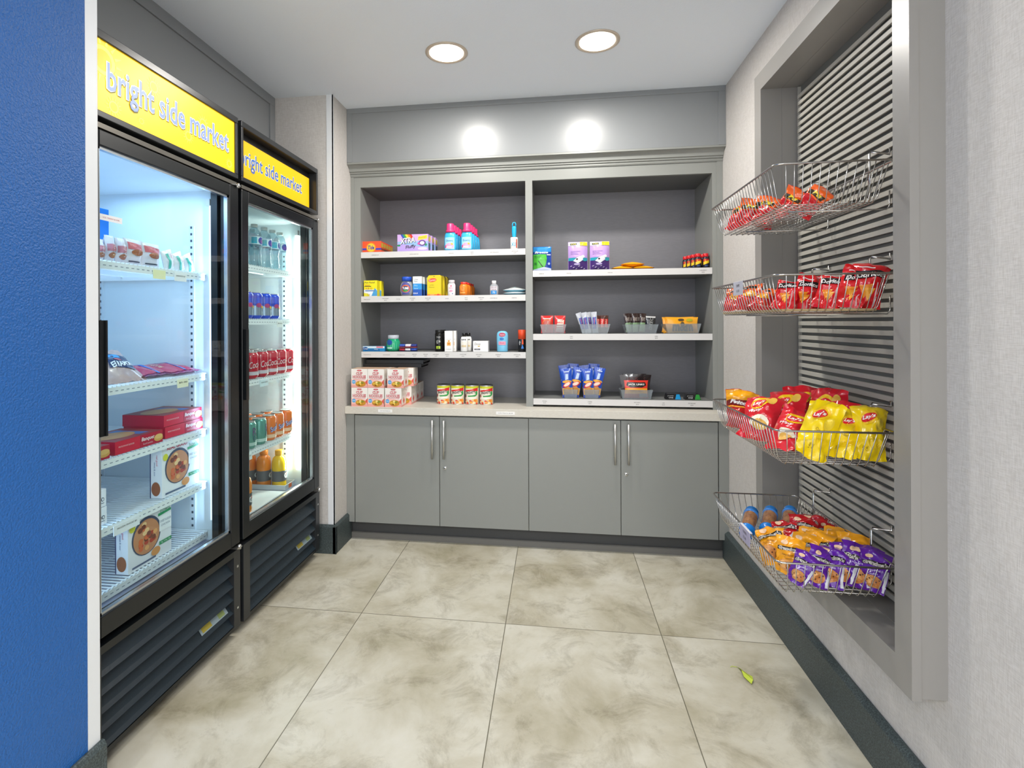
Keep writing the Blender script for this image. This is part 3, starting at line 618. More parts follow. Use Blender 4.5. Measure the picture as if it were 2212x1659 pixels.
# --- soft pillow packs
def pack(w, h, d, mf, mb_, art=None, seed=0, crumple=1.0, nx=14, ny=18, seal=.07, pinch=.10, mseal=None, soft=0):
    tw = soft * .55 * sin(seed * 2.3 + 1); fold = soft * (.6 + .5 * sin(seed * 1.7))
    def bend(p, s, t):
        if not soft: return p
        a = tw * t; x = p.x * (1 - .10 * soft * (1 - t * t)); y = p.y
        if t > .5: y += (t - .5) ** 2 * h * .55 * fold; p.z -= (t - .5) ** 2 * h * .25 * abs(fold)
        if t < -.7: y -= (t + .7) ** 2 * h * .5 * soft
        z = p.z - abs(s) ** 2 * .05 * h * soft * (1 if t > 0 else -.8) * abs(t) + noise.noise(V((s * 2.2 + seed, t * 2.0, seed * .7))) * .03 * h * soft
        y += noise.noise(V((s * 1.7 + seed * 3, t * 3.1, 4.4))) * .10 * h * soft
        return V((x * cos(a) - y * sin(a), x * sin(a) + y * cos(a), z))
    def S(s, t, off=0):        # s in [-1,1] across, t in [-1,1] along
        e = max(0, 1 - abs(t) / (1 - seal)); bul = (1 - abs(s) ** 2.6) * (e ** .5 if e > 0 else 0)
        wx = w / 2 * (1 - pinch * (1 - e) ** 3 * 0 - pinch * .8 * (e ** .5)); x = s * wx
        nz = noise.noise(V((s * 1.9 + seed * 7.1, t * 2.4, seed * 3.3))) * .30 + noise.noise(V((s * 5 + seed, t * 4.2, 9.1 + seed))) * .16
        rip = sin(s * 15 + seed * 2 + 2.5 * noise.noise(V((s * 2, t, seed)))) * (abs(t) ** 5) * .10
        y = -(d / 2) * bul * (1 + nz * crumple) - d * (rip + .15 * nz * (1 - bul)) * .5 * crumple
        z = h / 2 + t * h / 2 + noise.noise(V((s * 1.5, t, seed + 5))) * .012 * h * crumple
        return bend(V((x, y - off, z)), s, t)
    def SB(s, t, off=0):
        e = max(0, 1 - abs(t) / (1 - seal)); bul = (1 - abs(s) ** 2.6) * (e ** .5 if e > 0 else 0)
        return S(s, t, -(d * bul * (1 + .25 * noise.noise(V((s * 2, t * 2, seed + 31))) * crumple) + .0006))
    m = MB(); m.wrap = True; m.o = .0009; g = [(-1 + 2 * i / nx, -1 + 2 * j / ny) for j in range(ny + 1) for i in range(nx + 1)]
    fs = [(j * (nx + 1) + i, j * (nx + 1) + i + 1, (j + 1) * (nx + 1) + i + 1, (j + 1) * (nx + 1) + i) for j in range(ny) for i in range(nx)]
    m.add([S(*q) for q in g], fs, mf, True); m.add([SB(*q) for q in g], [f[::-1] for f in fs], mb_, True)
    if art: art(m, S)
    return m
FOIL = lambda h: mat(h, .22, coat=.3)
# wipes
def aw(m, S): m.ell(S, 0, 0, .45, .6, col('e8f0ee'), .0012, 20).text(S, 'wipes', 0, 0, .35, col('58a0a8'), .002, wd=.5)
for k in range(2):
    m = pack(.092, .130, .030, col('dfe9e8'), col('6fa9c0'), aw, 3 + k, .3, seal=.03, pinch=0)
    o = single('wipes_pack', m, 'flat white wipes packet with teal ends, %s of two' % ('lower', 'upper')[k], 'packet', (-.222, YF + .055, zL2 + .0105 + .0185 * k), 0, 'white wipes packets')
    o.rotation_euler = (-PI / 2, 0, PI / 2); o.location.x = -.222 + .065

# third left shelf
w_, d_, h_ = .139, .036, .030; m = ctn(w_, d_, h_, '1f86c0'); P = front(w_, d_)
m.rect(P, -.069, .018, .069, .030, col('cfe3ee')).rect(P, .02, .020, .060, .029, col('d8788c'), .0007).rect(P, -.05, .004, .04, .012, col('1763a0'), .0006).ell(P, -.048, .016, .017, .010, col('1a5a9a'), .0009).text(P, 'Crest', -.045, .016, .010, col('f4f4f8'), .0014, wd=.026).text(P, 'Cavity', .018, .012, .008, col('f4f4f8'), .0012)
single('toothpaste_box', m, 'long blue toothpaste carton lying at the left end of third shelf', 'box', (-1.046, YF + .018, zL3), 0, None, .0006)
w_, d_, h_ = .110, .034, .016; m = ctn(w_, d_, h_, '2a8a9a'); m.rect(front(w_, d_), -.05, .003, .03, .012, col('8fd0d8'))
single('toothpaste_carton', m, 'slim teal carton lying behind the blue toothpaste carton', 'box', (-1.05, YF + .062, zL3), 0, None, .0006)
def d4(b, S):
    b.ell(S, -.012, .052, .018, .016, col('1d4f9e'), .0012, 16).rect(S, -.028, .016, .004, .024, col('bfe4d6'), .0012, 4, 1)
    for k in range(9): s = -.040 + k * .011; b.poly(S, [(s, .012), (s + .003, .012), (s + .008, .060), (s + .005, .060)], col('5fd0a0'), .0008)
bottle('gel_jar', 'round green gel jar with pale grey lid, between toothpaste and brushes', 'jar', (-.936, YF + .040, zL3), [(.030, 0), (.038, .006), (.0415, .022), (.041, .045), (.037, .060), (.031, .070), (.030, .074)], mat('1f9f72', .15), [(.031, .072), (.032, .075), (.032, .092), (.029, .094), (.001, .094)], col('b6bcc6', .3), d4, capname='lid')
for k in range(2):
    m = MB(); m.box(-.051, .051, -.022, .022, 0, .003, col(('2a3550', 'a8283a')[k])); P = plane((0, -.022, 0), (1, 0, 0), (0, 0, 1))
    for j, cc in enumerate((('c43348', 'f0f0f4', '3350b0'), ('3558b8', 'e8e8f0', '2a3a86'))[k]):
        for q in range(2): m.lathe([(.007, -.015), (.0075, -.010), (.0075, .010), (.007, .015)], col(cc), 10); n_ = 10 * 4; m.v[-n_:] = [(z + (-.034 + j * .034), x_ + (-.011 + q * .021), y_ + .0105) for x_, y_, z in m.v[-n_:]]
    o = single('toothbrush_pack', m, 'small red and blue blister pack, %s of two' % ('lower', 'upper')[k], 'packet', (-.842, YF + .026, zL3 + .0235 * k), .0 + .08 * k, 'red and blue blister packs')
def d5(b, S): b.text(S, 'TRES', 0, .082, .008, col('b8b8b8'), .0010).text(S, 'f/x', 0, .058, .018, col('cfcfc8'), .0010, shear=.3, rot=.5).rect(S, -.013, .016, .011, .031, col('b6cf3a'), .0009, 4, 1).ell(S, 0, .022, .006, .004, col('6d8a1a'), .0013)
o = bottle('hair_spray_can', 'black hair spray can with lime label, front one', 'can', (-.658, YF + .025, zL3), [(.023, 0), (.0245, .002), (.0245, .100), (.022, .104)], mat('101010', .25), [(.0225, .102), (.0225, .121), (.021, .123), (.001, .123)], mat('161616', .3), d5, group='black hair spray cans')
KID[o.name] = kids(o); dup(o, (-.653, YF + .080, zL3), 'black hair spray can behind the front one')
w_, d_, h_ = .046, .035, .118; m = ctn(w_, d_, h_, 'f3f1ee'); P = front(w_, d_)
m.text(P, 'smoothing', 0, .070, .005, col('8c8c8c'), .001, wd=.03).ell(P, .001, .060, .006, .005, col('e9a23a')).rect(P, -.010, .034, .012, .054, col('efb357'), .0006).ell(P, .001, .045, .007, .006, col('d8862a'), .001).text(P, 'treatment', 0, .014, .005, col('8c8c8c'), .001, wd=.03)
o = single('shampoo_carton', m, 'white carton with orange print standing on third shelf, front one', 'box', (-.598, YF + .018, zL3), 0, 'white cartons with orange print', .0005); dup(o, (-.585, YF + .058, zL3), 'white carton with orange print, rear one')
def d6(b, S): b.text(S, 'SUAVE', -.001, .068, .008, col('2a2a2a'), .0012, wd=.028, bold=.04).rect(S, -.014, .026, .014, .037, col('d9c49a'), .0010, 4, 1).rect(S, -.016, .040, .016, .058, col('ece6da'), .0008, 4, 1)
o = bottle('lotion_bottle', 'white bottle with glossy black cap, front one on third shelf', 'bottle', (-.511, YF + .020, zL3), [(.019, 0), (.0205, .003), (.0205, .068), (.017, .082), (.010, .086)], col('f4f3ef', .3), [(.0125, .084), (.013, .103), (.012, .105), (.001, .105)], mat('0f0f10', .2), d6, sy=.8, group='white bottles with black caps')
KID[o.name] = kids(o); dup(o, (-.495, YF + .062, zL3), 'white bottle with glossy black cap, rear one on third shelf')
w_, d_, h_ = .086, .060, .060; m = ctn(w_, d_, h_, 'f1efee'); P = front(w_, d_)
m.text(P, 'Dove', -.018, .044, .014, col('8a8478'), .001, wd=.034, shear=.2).ell(P, -.010, .031, .007, .003, col('c9a94a')).rect(P, -.036, .009, -.002, .018, col('6f6f74')).text(P, 'beauty', -.02, .0135, .005, col('e9e9e9'), .0012)
single('soap_box', m, 'small white soap carton reading Dove', 'box', (-.414, YF + .03, zL3), 0, None, .0006)
def d7(b, S): b.ell(S, 0, .096, .020, .012, col('c2506a'), .0012).text(S, 'Secret', 0, .096, .008, col('f3dfe6'), .0018, wd=.028).ell(S, -.002, .072, .013, .008, col('2e78c0'), .0012).rect(S, -.022, .038, .022, .058, col('e49ab0'), .0010, 6, 1).text(S, 'Fresh', 0, .049, .008, col('b84a6c'), .0016)
t = thing('deodorant_stick', 'sky blue oval deodorant stick with pink print', 'deodorant', (-.292, YF + .022, zL3))
b = MB().lathe([(.029, 0), (.031, .004), (.0305, .030), (.0325, .060), (.0325, .092), (.030, .106), (.022, .114), (.010, .117), (.001, .117)], col('79c2e4', .3), 26, sy=.55)
d7(b, lambda s, t_, off=0: V(((.031 + off) * sin(s / .0325), -(.0172 + off) * cos(s / .0325), t_))); b.obj('case', t)
def d8(b, S): b.text(S, 'edge', -.012, .050, .012, col('e8e8e8'), .001, rot=PI / 2).poly(S, [(-.004, .018), (.012, .018), (.004, .042)], col('2f7ad0'), .001).poly(S, [(.0, .042), (.010, .042), (.008, .07), (.002, .07)], col('e8542a'), .001)
bottle('shaving_gel_can', 'black can with bright orange cap against the divider', 'can', (-.181, YF + .023, zL3), [(.021, 0), (.0225, .002), (.0225, .070), (.022, .072)], mat('15171c', .28), [(.0225, .071), (.0225, .120), (.021, .123), (.001, .123)], col('f0512a', .35), d8)

# cup noodle cartons on the counter
w_, d_, h_ = .094, .094, .1045; m = ctn(w_, d_, h_, 'eee9e2'); P = front(w_, d_)
def noodle(m, P, sc=1):
    m.rect(P, -.0475, 0, .0475, .014, col('e9a49a')).poly(P, [(-.0475, .014), (.0475, .014), (.0475, .036), (.0, .044), (-.0475, .046)], col('f4c2b6'))
    m.ell(P, 0, .096, .014, .004, col('d0283a')).text(P, 'NISSIN', 0, .096, .003, col('f8e8e8'), .001)
    m.text(P, 'CUP', 0, .079, .018, col('c8243a'), .0010, wd=.038, bold=.055).text(P, 'CUP', 0, .079, .017, col('fbf1ee'), .0015, wd=.034, bold=-.02)
    m.text(P, 'NOODLES', 0, .060, .019, col('c8243a'), .0010, wd=.077, bold=.055).text(P, 'NOODLES', 0, .060, .018, col('fbf1ee'), .0015, wd=.072, bold=-.02)
    m.rect(P, -.034, .045, .036, .0475, col('e8808a')).ell(P, -.032, .032, .011, .011, col('4fa6dc'), .0012).text(P, 'new', -.032, .032, .005, col('f4f8ff'), .0018)
    m.ell(P, .008, .021, .030, .017, col('c08a22'), .0010, 22)
    for q in ((-.010, .024, 'e0b23c'), (.004, .018, 'f0cf58'), (.018, .027, '8a8f28'), (.024, .018, 'd0902a'), (.006, .030, 'f2dc8a'), (-.002, .012, 'b06a20')): m.ell(P, q[0], q[1], .008, .006, col(q[2]), .0014, 10)
    m.poly(P, [(.0475, .012), (.0475, .048), (.034, .030)], col('dd5a4a'), .0012)
noodle(m, P)
R_ = rside(w_, d_); m.rect(R_, -.0465, 0, .0465, .010, col('e9a49a')).poly(R_, [(.0, .010), (.014, .030), (.0, .050), (-.014, .030)], col('d8483c')).rect(R_, -.03, .06, .03, .095, col('e2dad0'), .0005)
m.rect(topf(h_), -.0475, -.047, .0475, .047, col('d9b79c'))
cup0 = None; xs = [-1.082, -.9865, -.887]; xs2 = [-1.082, -.9865, -.8735]
rowsn = ['front', 'second', 'third', 'fourth']; cn = ['left', 'middle', 'right']
for lay, X_, nr in ((0, xs, 4), (1, xs2, 2)):
    for j in range(nr):
        for i, x in enumerate(X_):
            if lay == 0 and j == 3 and i == 0: pass
            lab = 'pink and white noodle cup carton, %s column, %s row, %s layer' % (cn[i], rowsn[j], ('bottom', 'top')[lay])
            loc = (x + (.024 if j and i == 0 else .025 if j and i == 1 else .030 if j else 0), 2.804 + .047 + (.096 if j else 0) + .0955 * max(0, j - 1), .7572 + .1050 * lay)
            if cup0 is None: cup0 = single('noodle_cup_box', m, lab, 'box', loc, 0, 'noodle cup cartons', .0006)
            else: dup(cup0, loc, lab)
# dark trays on top of the noodle cartons
for k in range(2):
    m = MB(); m.box(-.17, .17, -.08, .08, 0, .006, mat('1b1a19', .3)).box(-.17, .17, -.083, -.079, 0, .020, mat('1b1a19', .3)).box(-.17, .17, .079, .083, 0, .020, mat('1b1a19', .3)).box(.167, .17, -.08, .08, 0, .02, mat('1b1a19', .3)).box(-.17, -.167, -.08, .08, 0, .02, mat('1b1a19', .3))
    single('plastic_tray', m, 'flat dark tray on the noodle cartons, %s of two' % ('lower', 'upper')[k], 'tray', (-.928 + .012 * k, 3.01, .9672 + .0215 * k), 0, 'dark trays')
# pasta cans
def can_spag(t):
    b = MB().lathe([(.0375, 0), (.0385, .001), (.0385, .1035), (.0375, .105)], col('efe7d6', .35), 28); S = cylf(.0385)
    b.rect(S, -.060, .092, .060, .104, col('c8cc2a'), .0004, 14, 1).poly(S, [(-.04, .080), (-.015, .085), (.015, .091), (.044, .096), (.044, .076), (.012, .080), (-.04, .072)], col('d6262c'), .001)
    b.text(S, "Campbell's", .002, .087, .005, col('f8e8e0'), .0016, wd=.025, rot=.15).text(S, 'SPAGHETTI', -.002, .069, .014, col('1d1d1d'), .0012, wd=.056, bold=.03, rot=.10)
    b.poly(S, [(-.018, .051), (.024, .056), (.036, .060), (.034, .052), (.024, .047), (-.016, .045)], col('2c9a4c'), .001).rect(S, -.03, .034, .03, .044, col('f4efe2'), .0009, 8, 1)
    rr = random.Random(3)
    for k in range(26): b.ell(S, rr.uniform(-.045, .045), rr.uniform(.006, .028), .007, .005, col(rr.choice(['e8842e', 'f2a94a', 'f6cf7e', 'd8442a', 'f4e2b8'])), .0008 + k * .00004, 8)
    b.ell(S, .034, .066, .007, .012, col('2c9a4c'), .001).ell(S, -.036, .05, .006, .010, col('8e2c22'), .001).obj('can_body', t)
    MB().lathe([(.0375, .104), (.0392, .105), (.0392, .1085), (.0378, .1100), (.0362, .1078), (.001, .1074)], M_STEEL, 28).lathe([(.001, .0), (.0388, .0005), (.0388, .0025), (.0383, .003)], M_STEEL, 28).obj('can_rim', t)
t = thing('pasta_can', 'pasta can with red, green and yellow label, nearest the noodle cartons', 'can', (-.635, 2.965, .757), 0, 'pasta cans'); can_spag(t); KID[t.name] = kids(t)
for k, x, l in ((1, -.553, 'second pasta can from the noodle cartons, red and yellow label'), (2, -.469, 'third pasta can from the noodle cartons, red and yellow label'), (3, -.386, 'pasta can at the right end, nearest the divider')): dup(t, (x, 2.965, .757), l, rz=(.05, -.05, .04)[k - 1])

# right bay, top shelf
m = pack(.103, .138, .030, FOIL('1b3f98'), FOIL('1b3f98'), None, 11, .3, pinch=.02, seal=.03)
def abz(m, S):
    m.rect(S, -.97, .55, .97, .97, FOIL('2a86c8'), .0014, 8, 4).text(S, 'Breeze', -.08, .52, .17, col('f4f8ff'), .003, wd=1.45, shear=.25, bold=.02)
    m.poly(S, [(-.97, -.95), (.1, -.95), (.42, -.4), (.52, .0), (.45, .36), (-.97, .36)], FOIL('4db23c'), .0022).poly(S, [(-.97, -.95), (.97, -.95), (.97, -.78), (.2, -.66), (-.97, -.86)], col('c6d0ee'), .0028).poly(S, [(-.45, -.18), (-.38, -.14), (.1, -.62), (.02, -.66)], col('2f4a2a'), .003)
    m.rect(S, -.85, .2, -.1, .25, col('2b7a34'), .003).rect(S, -.85, .08, -.2, .12, col('2b7a34'), .003).rect(S, -.85, -.5, -.6, -.3, col('2b7a34'), .003).ell(S, .74, -.4, .12, .10, col('aeb8e4'), .003).rect(S, .52, .28, .92, .36, col('d8dcf0'), .003)
m = pack(.103, .138, .030, FOIL('1b3f98'), FOIL('1b3f98'), abz, 11, .3, pinch=.02, seal=.03)
single('pad_pack', m, 'upright blue and green pack reading Breeze beside the divider', 'packet', (-.066, YF + .02, zR1))
def alv(m, S):
    m.rect(S, -.97, .72, .97, .97, col('f1f0f2'), .0012, 8, 2).rect(S, .20, .72, .97, .98, col('f0df1c'), .0020, 4, 2).rect(S, -.80, .76, -.10, .90, col('1b1b1b'), .0024, 4, 1).text(S, 'CVS', -.45, .83, .10, col('e8d84a'), .0034, wd=.5)
    for k, ww in enumerate((1.0, .7, .8)): m.rect(S, -.75, .32 - k * .1, -.75 + ww, .345 - k * .1, col('8a6aa8'), .002)
    m.rect(S, -.97, -.97, .97, -.30, col('43276e'), .0014, 8, 4).rect(S, -.97, -.32, .97, -.12, col('2a9fb2'), .0020, 6, 1).poly(S, [(-.1, -.1), (.55, .06), (.5, -.28), (.0, -.5), (-.5, -.34)], col('e6e6ee'), .0030).ell(S, -.10, -.22, .10, .06, col('20202a'), .0036).ell(S, -.10, -.55, .32, .07, col('b9a9d6'), .003).ell(S, .72, -.26, .22, .10, col('2a9fb2'), .0036).ell(S, .55, -.04, .14, .09, col('f0f0f4'), .0038)
    for k in range(6): m.ell(S, -.7 + k * .27, -.68 - (k % 3) * .09, .10, .018, col('e4dcf0'), .003, 8, rot=.3)
m = pack(.106, .162, .058, FOIL('bb9ad6'), FOIL('bb9ad6'), alv, 12, .22, pinch=.0, seal=.03)
o = single('lavender_pack', m, 'lavender and purple pack with yellow corner, left of two', 'packet', (.131, YF + .034, zR1), 0, 'lavender packs'); dup(o, (.2505, YF + .034, zR1), 'lavender and purple pack with yellow corner, right of two')
for k, (x, z_, sx) in enumerate(((.372, .010, 1), (.483, .010, 1), (.427, .031, 1.05))):
    m = pack(.075, .116 * sx, .030, FOIL('f5a81c'), FOIL('e0900f'), None, 21 + k, .25, seal=.03, pinch=0)
    o = single('yellow_pack', m, 'flat amber packet, %s' % ('lower left of three', 'lower right of three', 'lying on top of two others')[k], 'packet', (x + .058 * sx, YF + .045, zR1 + z_), 0, 'amber packets'); o.rotation_euler = (-PI / 2, 0, PI / 2)
def d9(b, S): b.rect(S, -.016, .028, .016, .050, col('c81f1c'), .0006, 5, 1).poly(S, [(-.016, .018), (.016, .030), (.016, .044), (-.016, .034)], col('f2c81c'), .001).text(S, '5', -.006, .040, .012, col('f2d21c'), .0016).ell(S, 0, .014, .010, .005, col('2a3f6a'), .001)
k = 0
for j in range(4):
    for x in ((.7665, .8065) if j < 3 else (.768,)):
        lab = 'small red-capped energy shot, %s, %s from the front' % ('left file' if x < .79 else 'right file', ordn[j])
        loc = (x - .012 * j * (1 if x < .79 else .3), YF + .019 + .040 * j, zR1)
        if k == 0: o = bottle('energy_shot', lab, 'bottle', loc, [(.016, 0), (.0175, .002), (.0175, .052), (.014, .062), (.011, .064)], mat('22222c', .3), [(.0135, .062), (.0145, .064), (.0145, .078), (.013, .080), (.001, .080)], col('d81f26', .3), d9, n=16, group='energy shots'); KID[o.name] = kids(o)
        else: dup(o, loc, lab)
        k += 1

# acrylic bins with sweets
def bin_(label, x0, x1, z, h, depth=.12, lip=.014):
    w_ = x1 - x0; t = thing('acrylic_bin', label, 'bin', ((x0 + x1) / 2, YF + depth / 2, z), 0, 'clear sweet bins')
    a, b_ = w_ / 2 - lip, w_ / 2; d0 = depth / 2 - .004; d1 = depth / 2; T = .002; m = MB()
    def wall(p, q, p2, q2):   # p,q bottom corners; p2,q2 top corners, thickness inwards
        c = (V(p) + V(q)) / 2; n = V((-c.x, -c.y, 0)).normalized() * T
        vs = [V(p), V(q), V(q2), V(p2)]; vs += [v + n for v in vs]
        m.add(vs, [(0, 1, 2, 3), (4, 7, 6, 5), (0, 4, 5, 1), (2, 6, 7, 3), (0, 3, 7, 4), (1, 5, 6, 2)], M_CLEAR)
    wall((-a, -d0, 0), (a, -d0, 0), (-b_, -d1, h), (b_, -d1, h)); wall((a, d0, 0), (-a, d0, 0), (b_, d1, h), (-b_, d1, h))
    wall((a, -d0, 0), (a, d0, 0), (b_, -d1, h), (b_, d1, h)); wall((-a, d0, 0), (-a, -d0, 0), (-b_, d1, h), (-b_, -d1, h)); m.box(-a, a, -d0, d0, 0, .002, M_CLEAR)
    m.obj('tub', t)
    MB().box(-b_, b_, -d1 - .0008, -d1 + .0008, h - .001, h + .001, M_CLEAR).obj('front_lip', t); return t
def stand(name, label, cat, m, loc, tilt=0, lean=0, rz=0, group=None):
    o = single(name, m, label, cat, loc, 0, group); o.rotation_euler = (lean, tilt, rz); return o
bin_('clear bin of red wafer bars, left end of the sweet shelf', -.079, .066, zR2, .051); bin_('clear bin of slim silver and brown bars, second on the sweet shelf', .138, .303, zR2, .051)
bin_('clear bin of dark chocolate bars, third on the sweet shelf', .381, .558, zR2, .049); bin_('clear bin of yellow candy packs, right end of the sweet shelf', .592, .778, zR2, .052)
def akk(m, S): m.ell(S, .0, .08, .8, .5, col('e87a1c'), .001).ell(S, .05, .05, .78, .46, FOIL('b5402c'), .0016).text(S, 'Kit Kat', -.1, -.2, .30, col('d9b7a8'), .003, wd=1.3, rot=1.2).rect(S, -.7, .62, .6, .70, col('f0d8d0'), .0016)
def akw(m, S):
    m.poly(S, [(-.7, -.8), (.6, -.8), (.8, .5), (-.4, .6)], col('f3e2cf'), .001)
    for k in range(4): m.rect(S, -.62, -.7 + k * .28, .6, -.62 + k * .28, FOIL('d2231f'), .002)
    m.text(S, 'Kit Kat', .1, .36, .22, FOIL('d2231f'), .003, wd=1.1, rot=.3)
for k in range(3):
    stand('wafer_bar', 'red wafer bar at the left of the first bin, %s' % ('in front', 'middle', 'at the back')[k], 'candy bar', pack(.070, .098, .012, FOIL('cf2018'), FOIL('cf2018'), akk, 31 + k, .4), (-.040, YF + .016 + .026 * k, zR2 + .003), 0, -.04, 0, 'red wafer bars')
    stand('white_wafer_bar', 'red and cream wafer bar at the right of the first bin, %s' % ('in front', 'middle', 'at the back')[k], 'candy bar', pack(.062, .098, .012, FOIL('d2231f'), FOIL('d2231f'), akw, 35 + k, .4), (.029, YF + .016 + .026 * k, zR2 + .003), .02, -.04, 0, 'cream wafer bars')
def as1(m, S): m.rect(S, -.9, -.6, .9, .7, FOIL('3a5aa8'), .0008, 4, 4).text(S, 'SNICKERS', 0, .1, .9, FOIL('c23a3a'), .0014, wd=1.2, rot=PI / 2) if False else m.poly(S, [(-.8, -.6), (.5, -.6), (.8, .5), (-.5, .5)], FOIL('3a5aa8'), .001).text(S, '3 BARS', 0, 0, .5, FOIL('c4443c'), .002, wd=.9, rot=1.35)
def as2(m, S): m.rect(S, -.85, -.35, .85, .6, FOIL('c8322c'), .001, 4, 3).text(S, 'MARS', 0, .1, .4, col('f4dcc8'), .002, wd=.9, rot=1.4)
for k in range(7):
    x = .168 + .019 * k; a_ = k < 4; lean = -.30 + .07 * k if a_ else .02 * (k - 5)
    stand('candy_bar', '%s bar in the second bin, number %d counting from the left' % ('slim silver and blue' if a_ else 'brown and red', k + 1), 'candy bar', pack(.032, .118 if a_ else .098, .014, FOIL('b9bcc4' if a_ else '4a2a20'), FOIL('4a2a20'), as1 if a_ else as2, 41 + k, .8, 8, 14), (x, YF + .018 + .010 * (k % 3) + (.0 if k % 2 else .03), zR2 + .003), lean, -.05, (-1) ** k * .2, 'slim candy bars')
def ah(m, S): m.rect(S, -.9, -.9, .9, .05, FOIL('7f9c76'), .001, 4, 3).text(S, 'HERSHEYS', 0, .4, .35, col('b7a9a0'), .002, wd=1.4)
def ar(m, S): m.text(S, 'OREO', .1, .1, .55, col('a9a9a6'), .002, wd=1.5, rot=1.4).rect(S, -.9, .75, .9, .95, col('b8b8b8'), .001)
for k in range(5):
    stand('dark_candy_bar', 'dark brown bar with green band in the third bin, number %d from the left' % (k + 1), 'candy bar', pack(.034, .108, .013, FOIL('2e1d1a'), FOIL('2e1d1a'), ah, 51 + k, .8, 8, 14), (.405 + .017 * k, YF + .018 + .024 * (k % 2), zR2 + .003), -.12 + .05 * k, -.05, .1, 'dark bars in the third bin')
for k in range(2):
    stand('black_cookie_bar', 'black bar with grey band at the right of the third bin, %s' % ('front one', 'rear one')[k], 'candy bar', pack(.058, .094, .016, FOIL('1d1d20'), FOIL('1d1d20'), ar, 57 + k, .6), (.516, YF + .022 + .03 * k, zR2 + .003), .05, -.04, 0, 'black bars in the third bin')
def amm(m, S): m.text(S, 'm&m', 0, -.20, 1.25, col('5a4a28'), .003, wd=1.35, bold=.05).ell(S, .45, .62, .22, .2, col('b4a81c'), .002).ell(S, -.1, .66, .2, .16, col('4a3a20'), .002)
for k in range(4):
    o = stand('candy_packet', 'golden yellow candy packet in the right-end bin, %s' % ('front one', 'second', 'third', 'rearmost')[k], 'candy packet', pack(.165, .084, .014, FOIL('f2a81c'), FOIL('f2a81c'), amm, 61 + k, .5), (.685 - .004 * k, YF + .016 + .024 * k, zR2 + .004), (0, .03, -.04, .02)[k], -.05, 0, 'golden candy packets')
# bottom right shelf
bin_('small clear bin of blue cookie pouches, left one', .048, .127, zR3, .047, .08, .006); bin_('small clear bin of blue cookie pouches, right one', .162, .243, zR3, .047, .08, .006); bin_('wide clear bin of jerky pouches', .357, .527, zR3, .049, .09, .010)
def anb(m, S):
    m.rect(S, -.96, -.95, .96, -.35, col('d9a95c'), .001, 5, 4).ell(S, 0, -.55, .75, .30, col('c98a3a'), .0018).rect(S, -.95, -.95, .95, -.80, FOIL('2f4fb0'), .0022, 4, 1)
    m.ell(S, -.05, -.12, .8, .17, FOIL('d8322c'), .0024, 16, rot=.15).ell(S, -.05, -.10, .62, .11, col('f2d8c8'), .003, 16, rot=.15).ell(S, 0, .08, .9, .10, col('e2a83a'), .002).poly(S, [(-.3, .2), (.25, .25), (.3, .6), (-.2, .62)], col('bcd0f0'), .0022).rect(S, -.4, .74, .5, .80, col('cfdcf4'), .002)
for q, xc in enumerate((.0875, .2025)):
    for k, (dx, dy, tl, le, hh) in enumerate(((-.013, .014, -.07, -.05, .160), (.015, .032, .20, -.03, .168), (-.012, .050, -.14, .02, .178), (.006, .066, .06, .05, .184))):
        stand('cookie_pouch', 'blue cookie pouch in the %s small bin, %s' % (('left', 'right')[q], ('in front', 'leaning right', 'leaning left', 'tallest at the back')[k]), 'pouch', pack(.062, hh, .020, FOIL('2450b8'), FOIL('2450b8'), anb, 71 + k + 4 * q, .5), (xc + dx, YF + dy, zR3 + .003), tl, le, 0, 'blue cookie pouches')
def ajl(m, S):
    m.rect(S, -.97, -.97, .97, -.45, FOIL('b83a34'), .0012, 6, 3).rect(S, -.97, -.5, .97, .12, FOIL('e8a01c'), .0016, 6, 3).rect(S, -.97, .1, .97, .92, FOIL('d8321e'), .0012, 6, 4).poly(S, [(-.75, .78), (.75, .78), (.86, .45), (.5, .22), (-.5, .22), (-.86, .45)], FOIL('140f0f'), .0024).text(S, 'JACK LINKS', 0, .52, .24, col('f2ece4'), .0034, wd=1.4, bold=.02).text(S, 'TERIYAKI', 0, -.18, .14, col('3a2408'), .003, wd=1.1).rect(S, .25, -.85, .95, -.45, col('8d7f78'), .003)
def ajd(m, S): m.rect(S, -.7, .30, .6, .36, col('7a2a28'), .0014).rect(S, -.5, .1, .7, .16, col('7a2a28'), .0014).text(S, 'JACK', 0, .6, .3, col('5a1c1c'), .002, wd=1.1)
stand('jerky_pouch', 'red and yellow jerky pouch in front, in the wide bin', 'pouch', pack(.130, .098, .018, FOIL('c32a1e'), FOIL('1a1212'), ajl, 81, .35), (.4405, YF + .014, zR3 + .003), 0, -.05, 0)
for k, (dx, tl) in enumerate(((-.014, -.05), (.016, .06), (.0, -.01))):
    stand('dark_jerky_pouch', 'black jerky pouch behind the red one, %s' % ('leaning left', 'leaning right', 'upright in the middle')[k], 'pouch', pack(.130, .128, .016, FOIL('1d1113'), FOIL('1d1113'), ajd, 82 + k, .5), (.4405 + dx, YF + .036 + .018 * k, zR3 + .003), tl, -.03, 0, 'black jerky pouches')
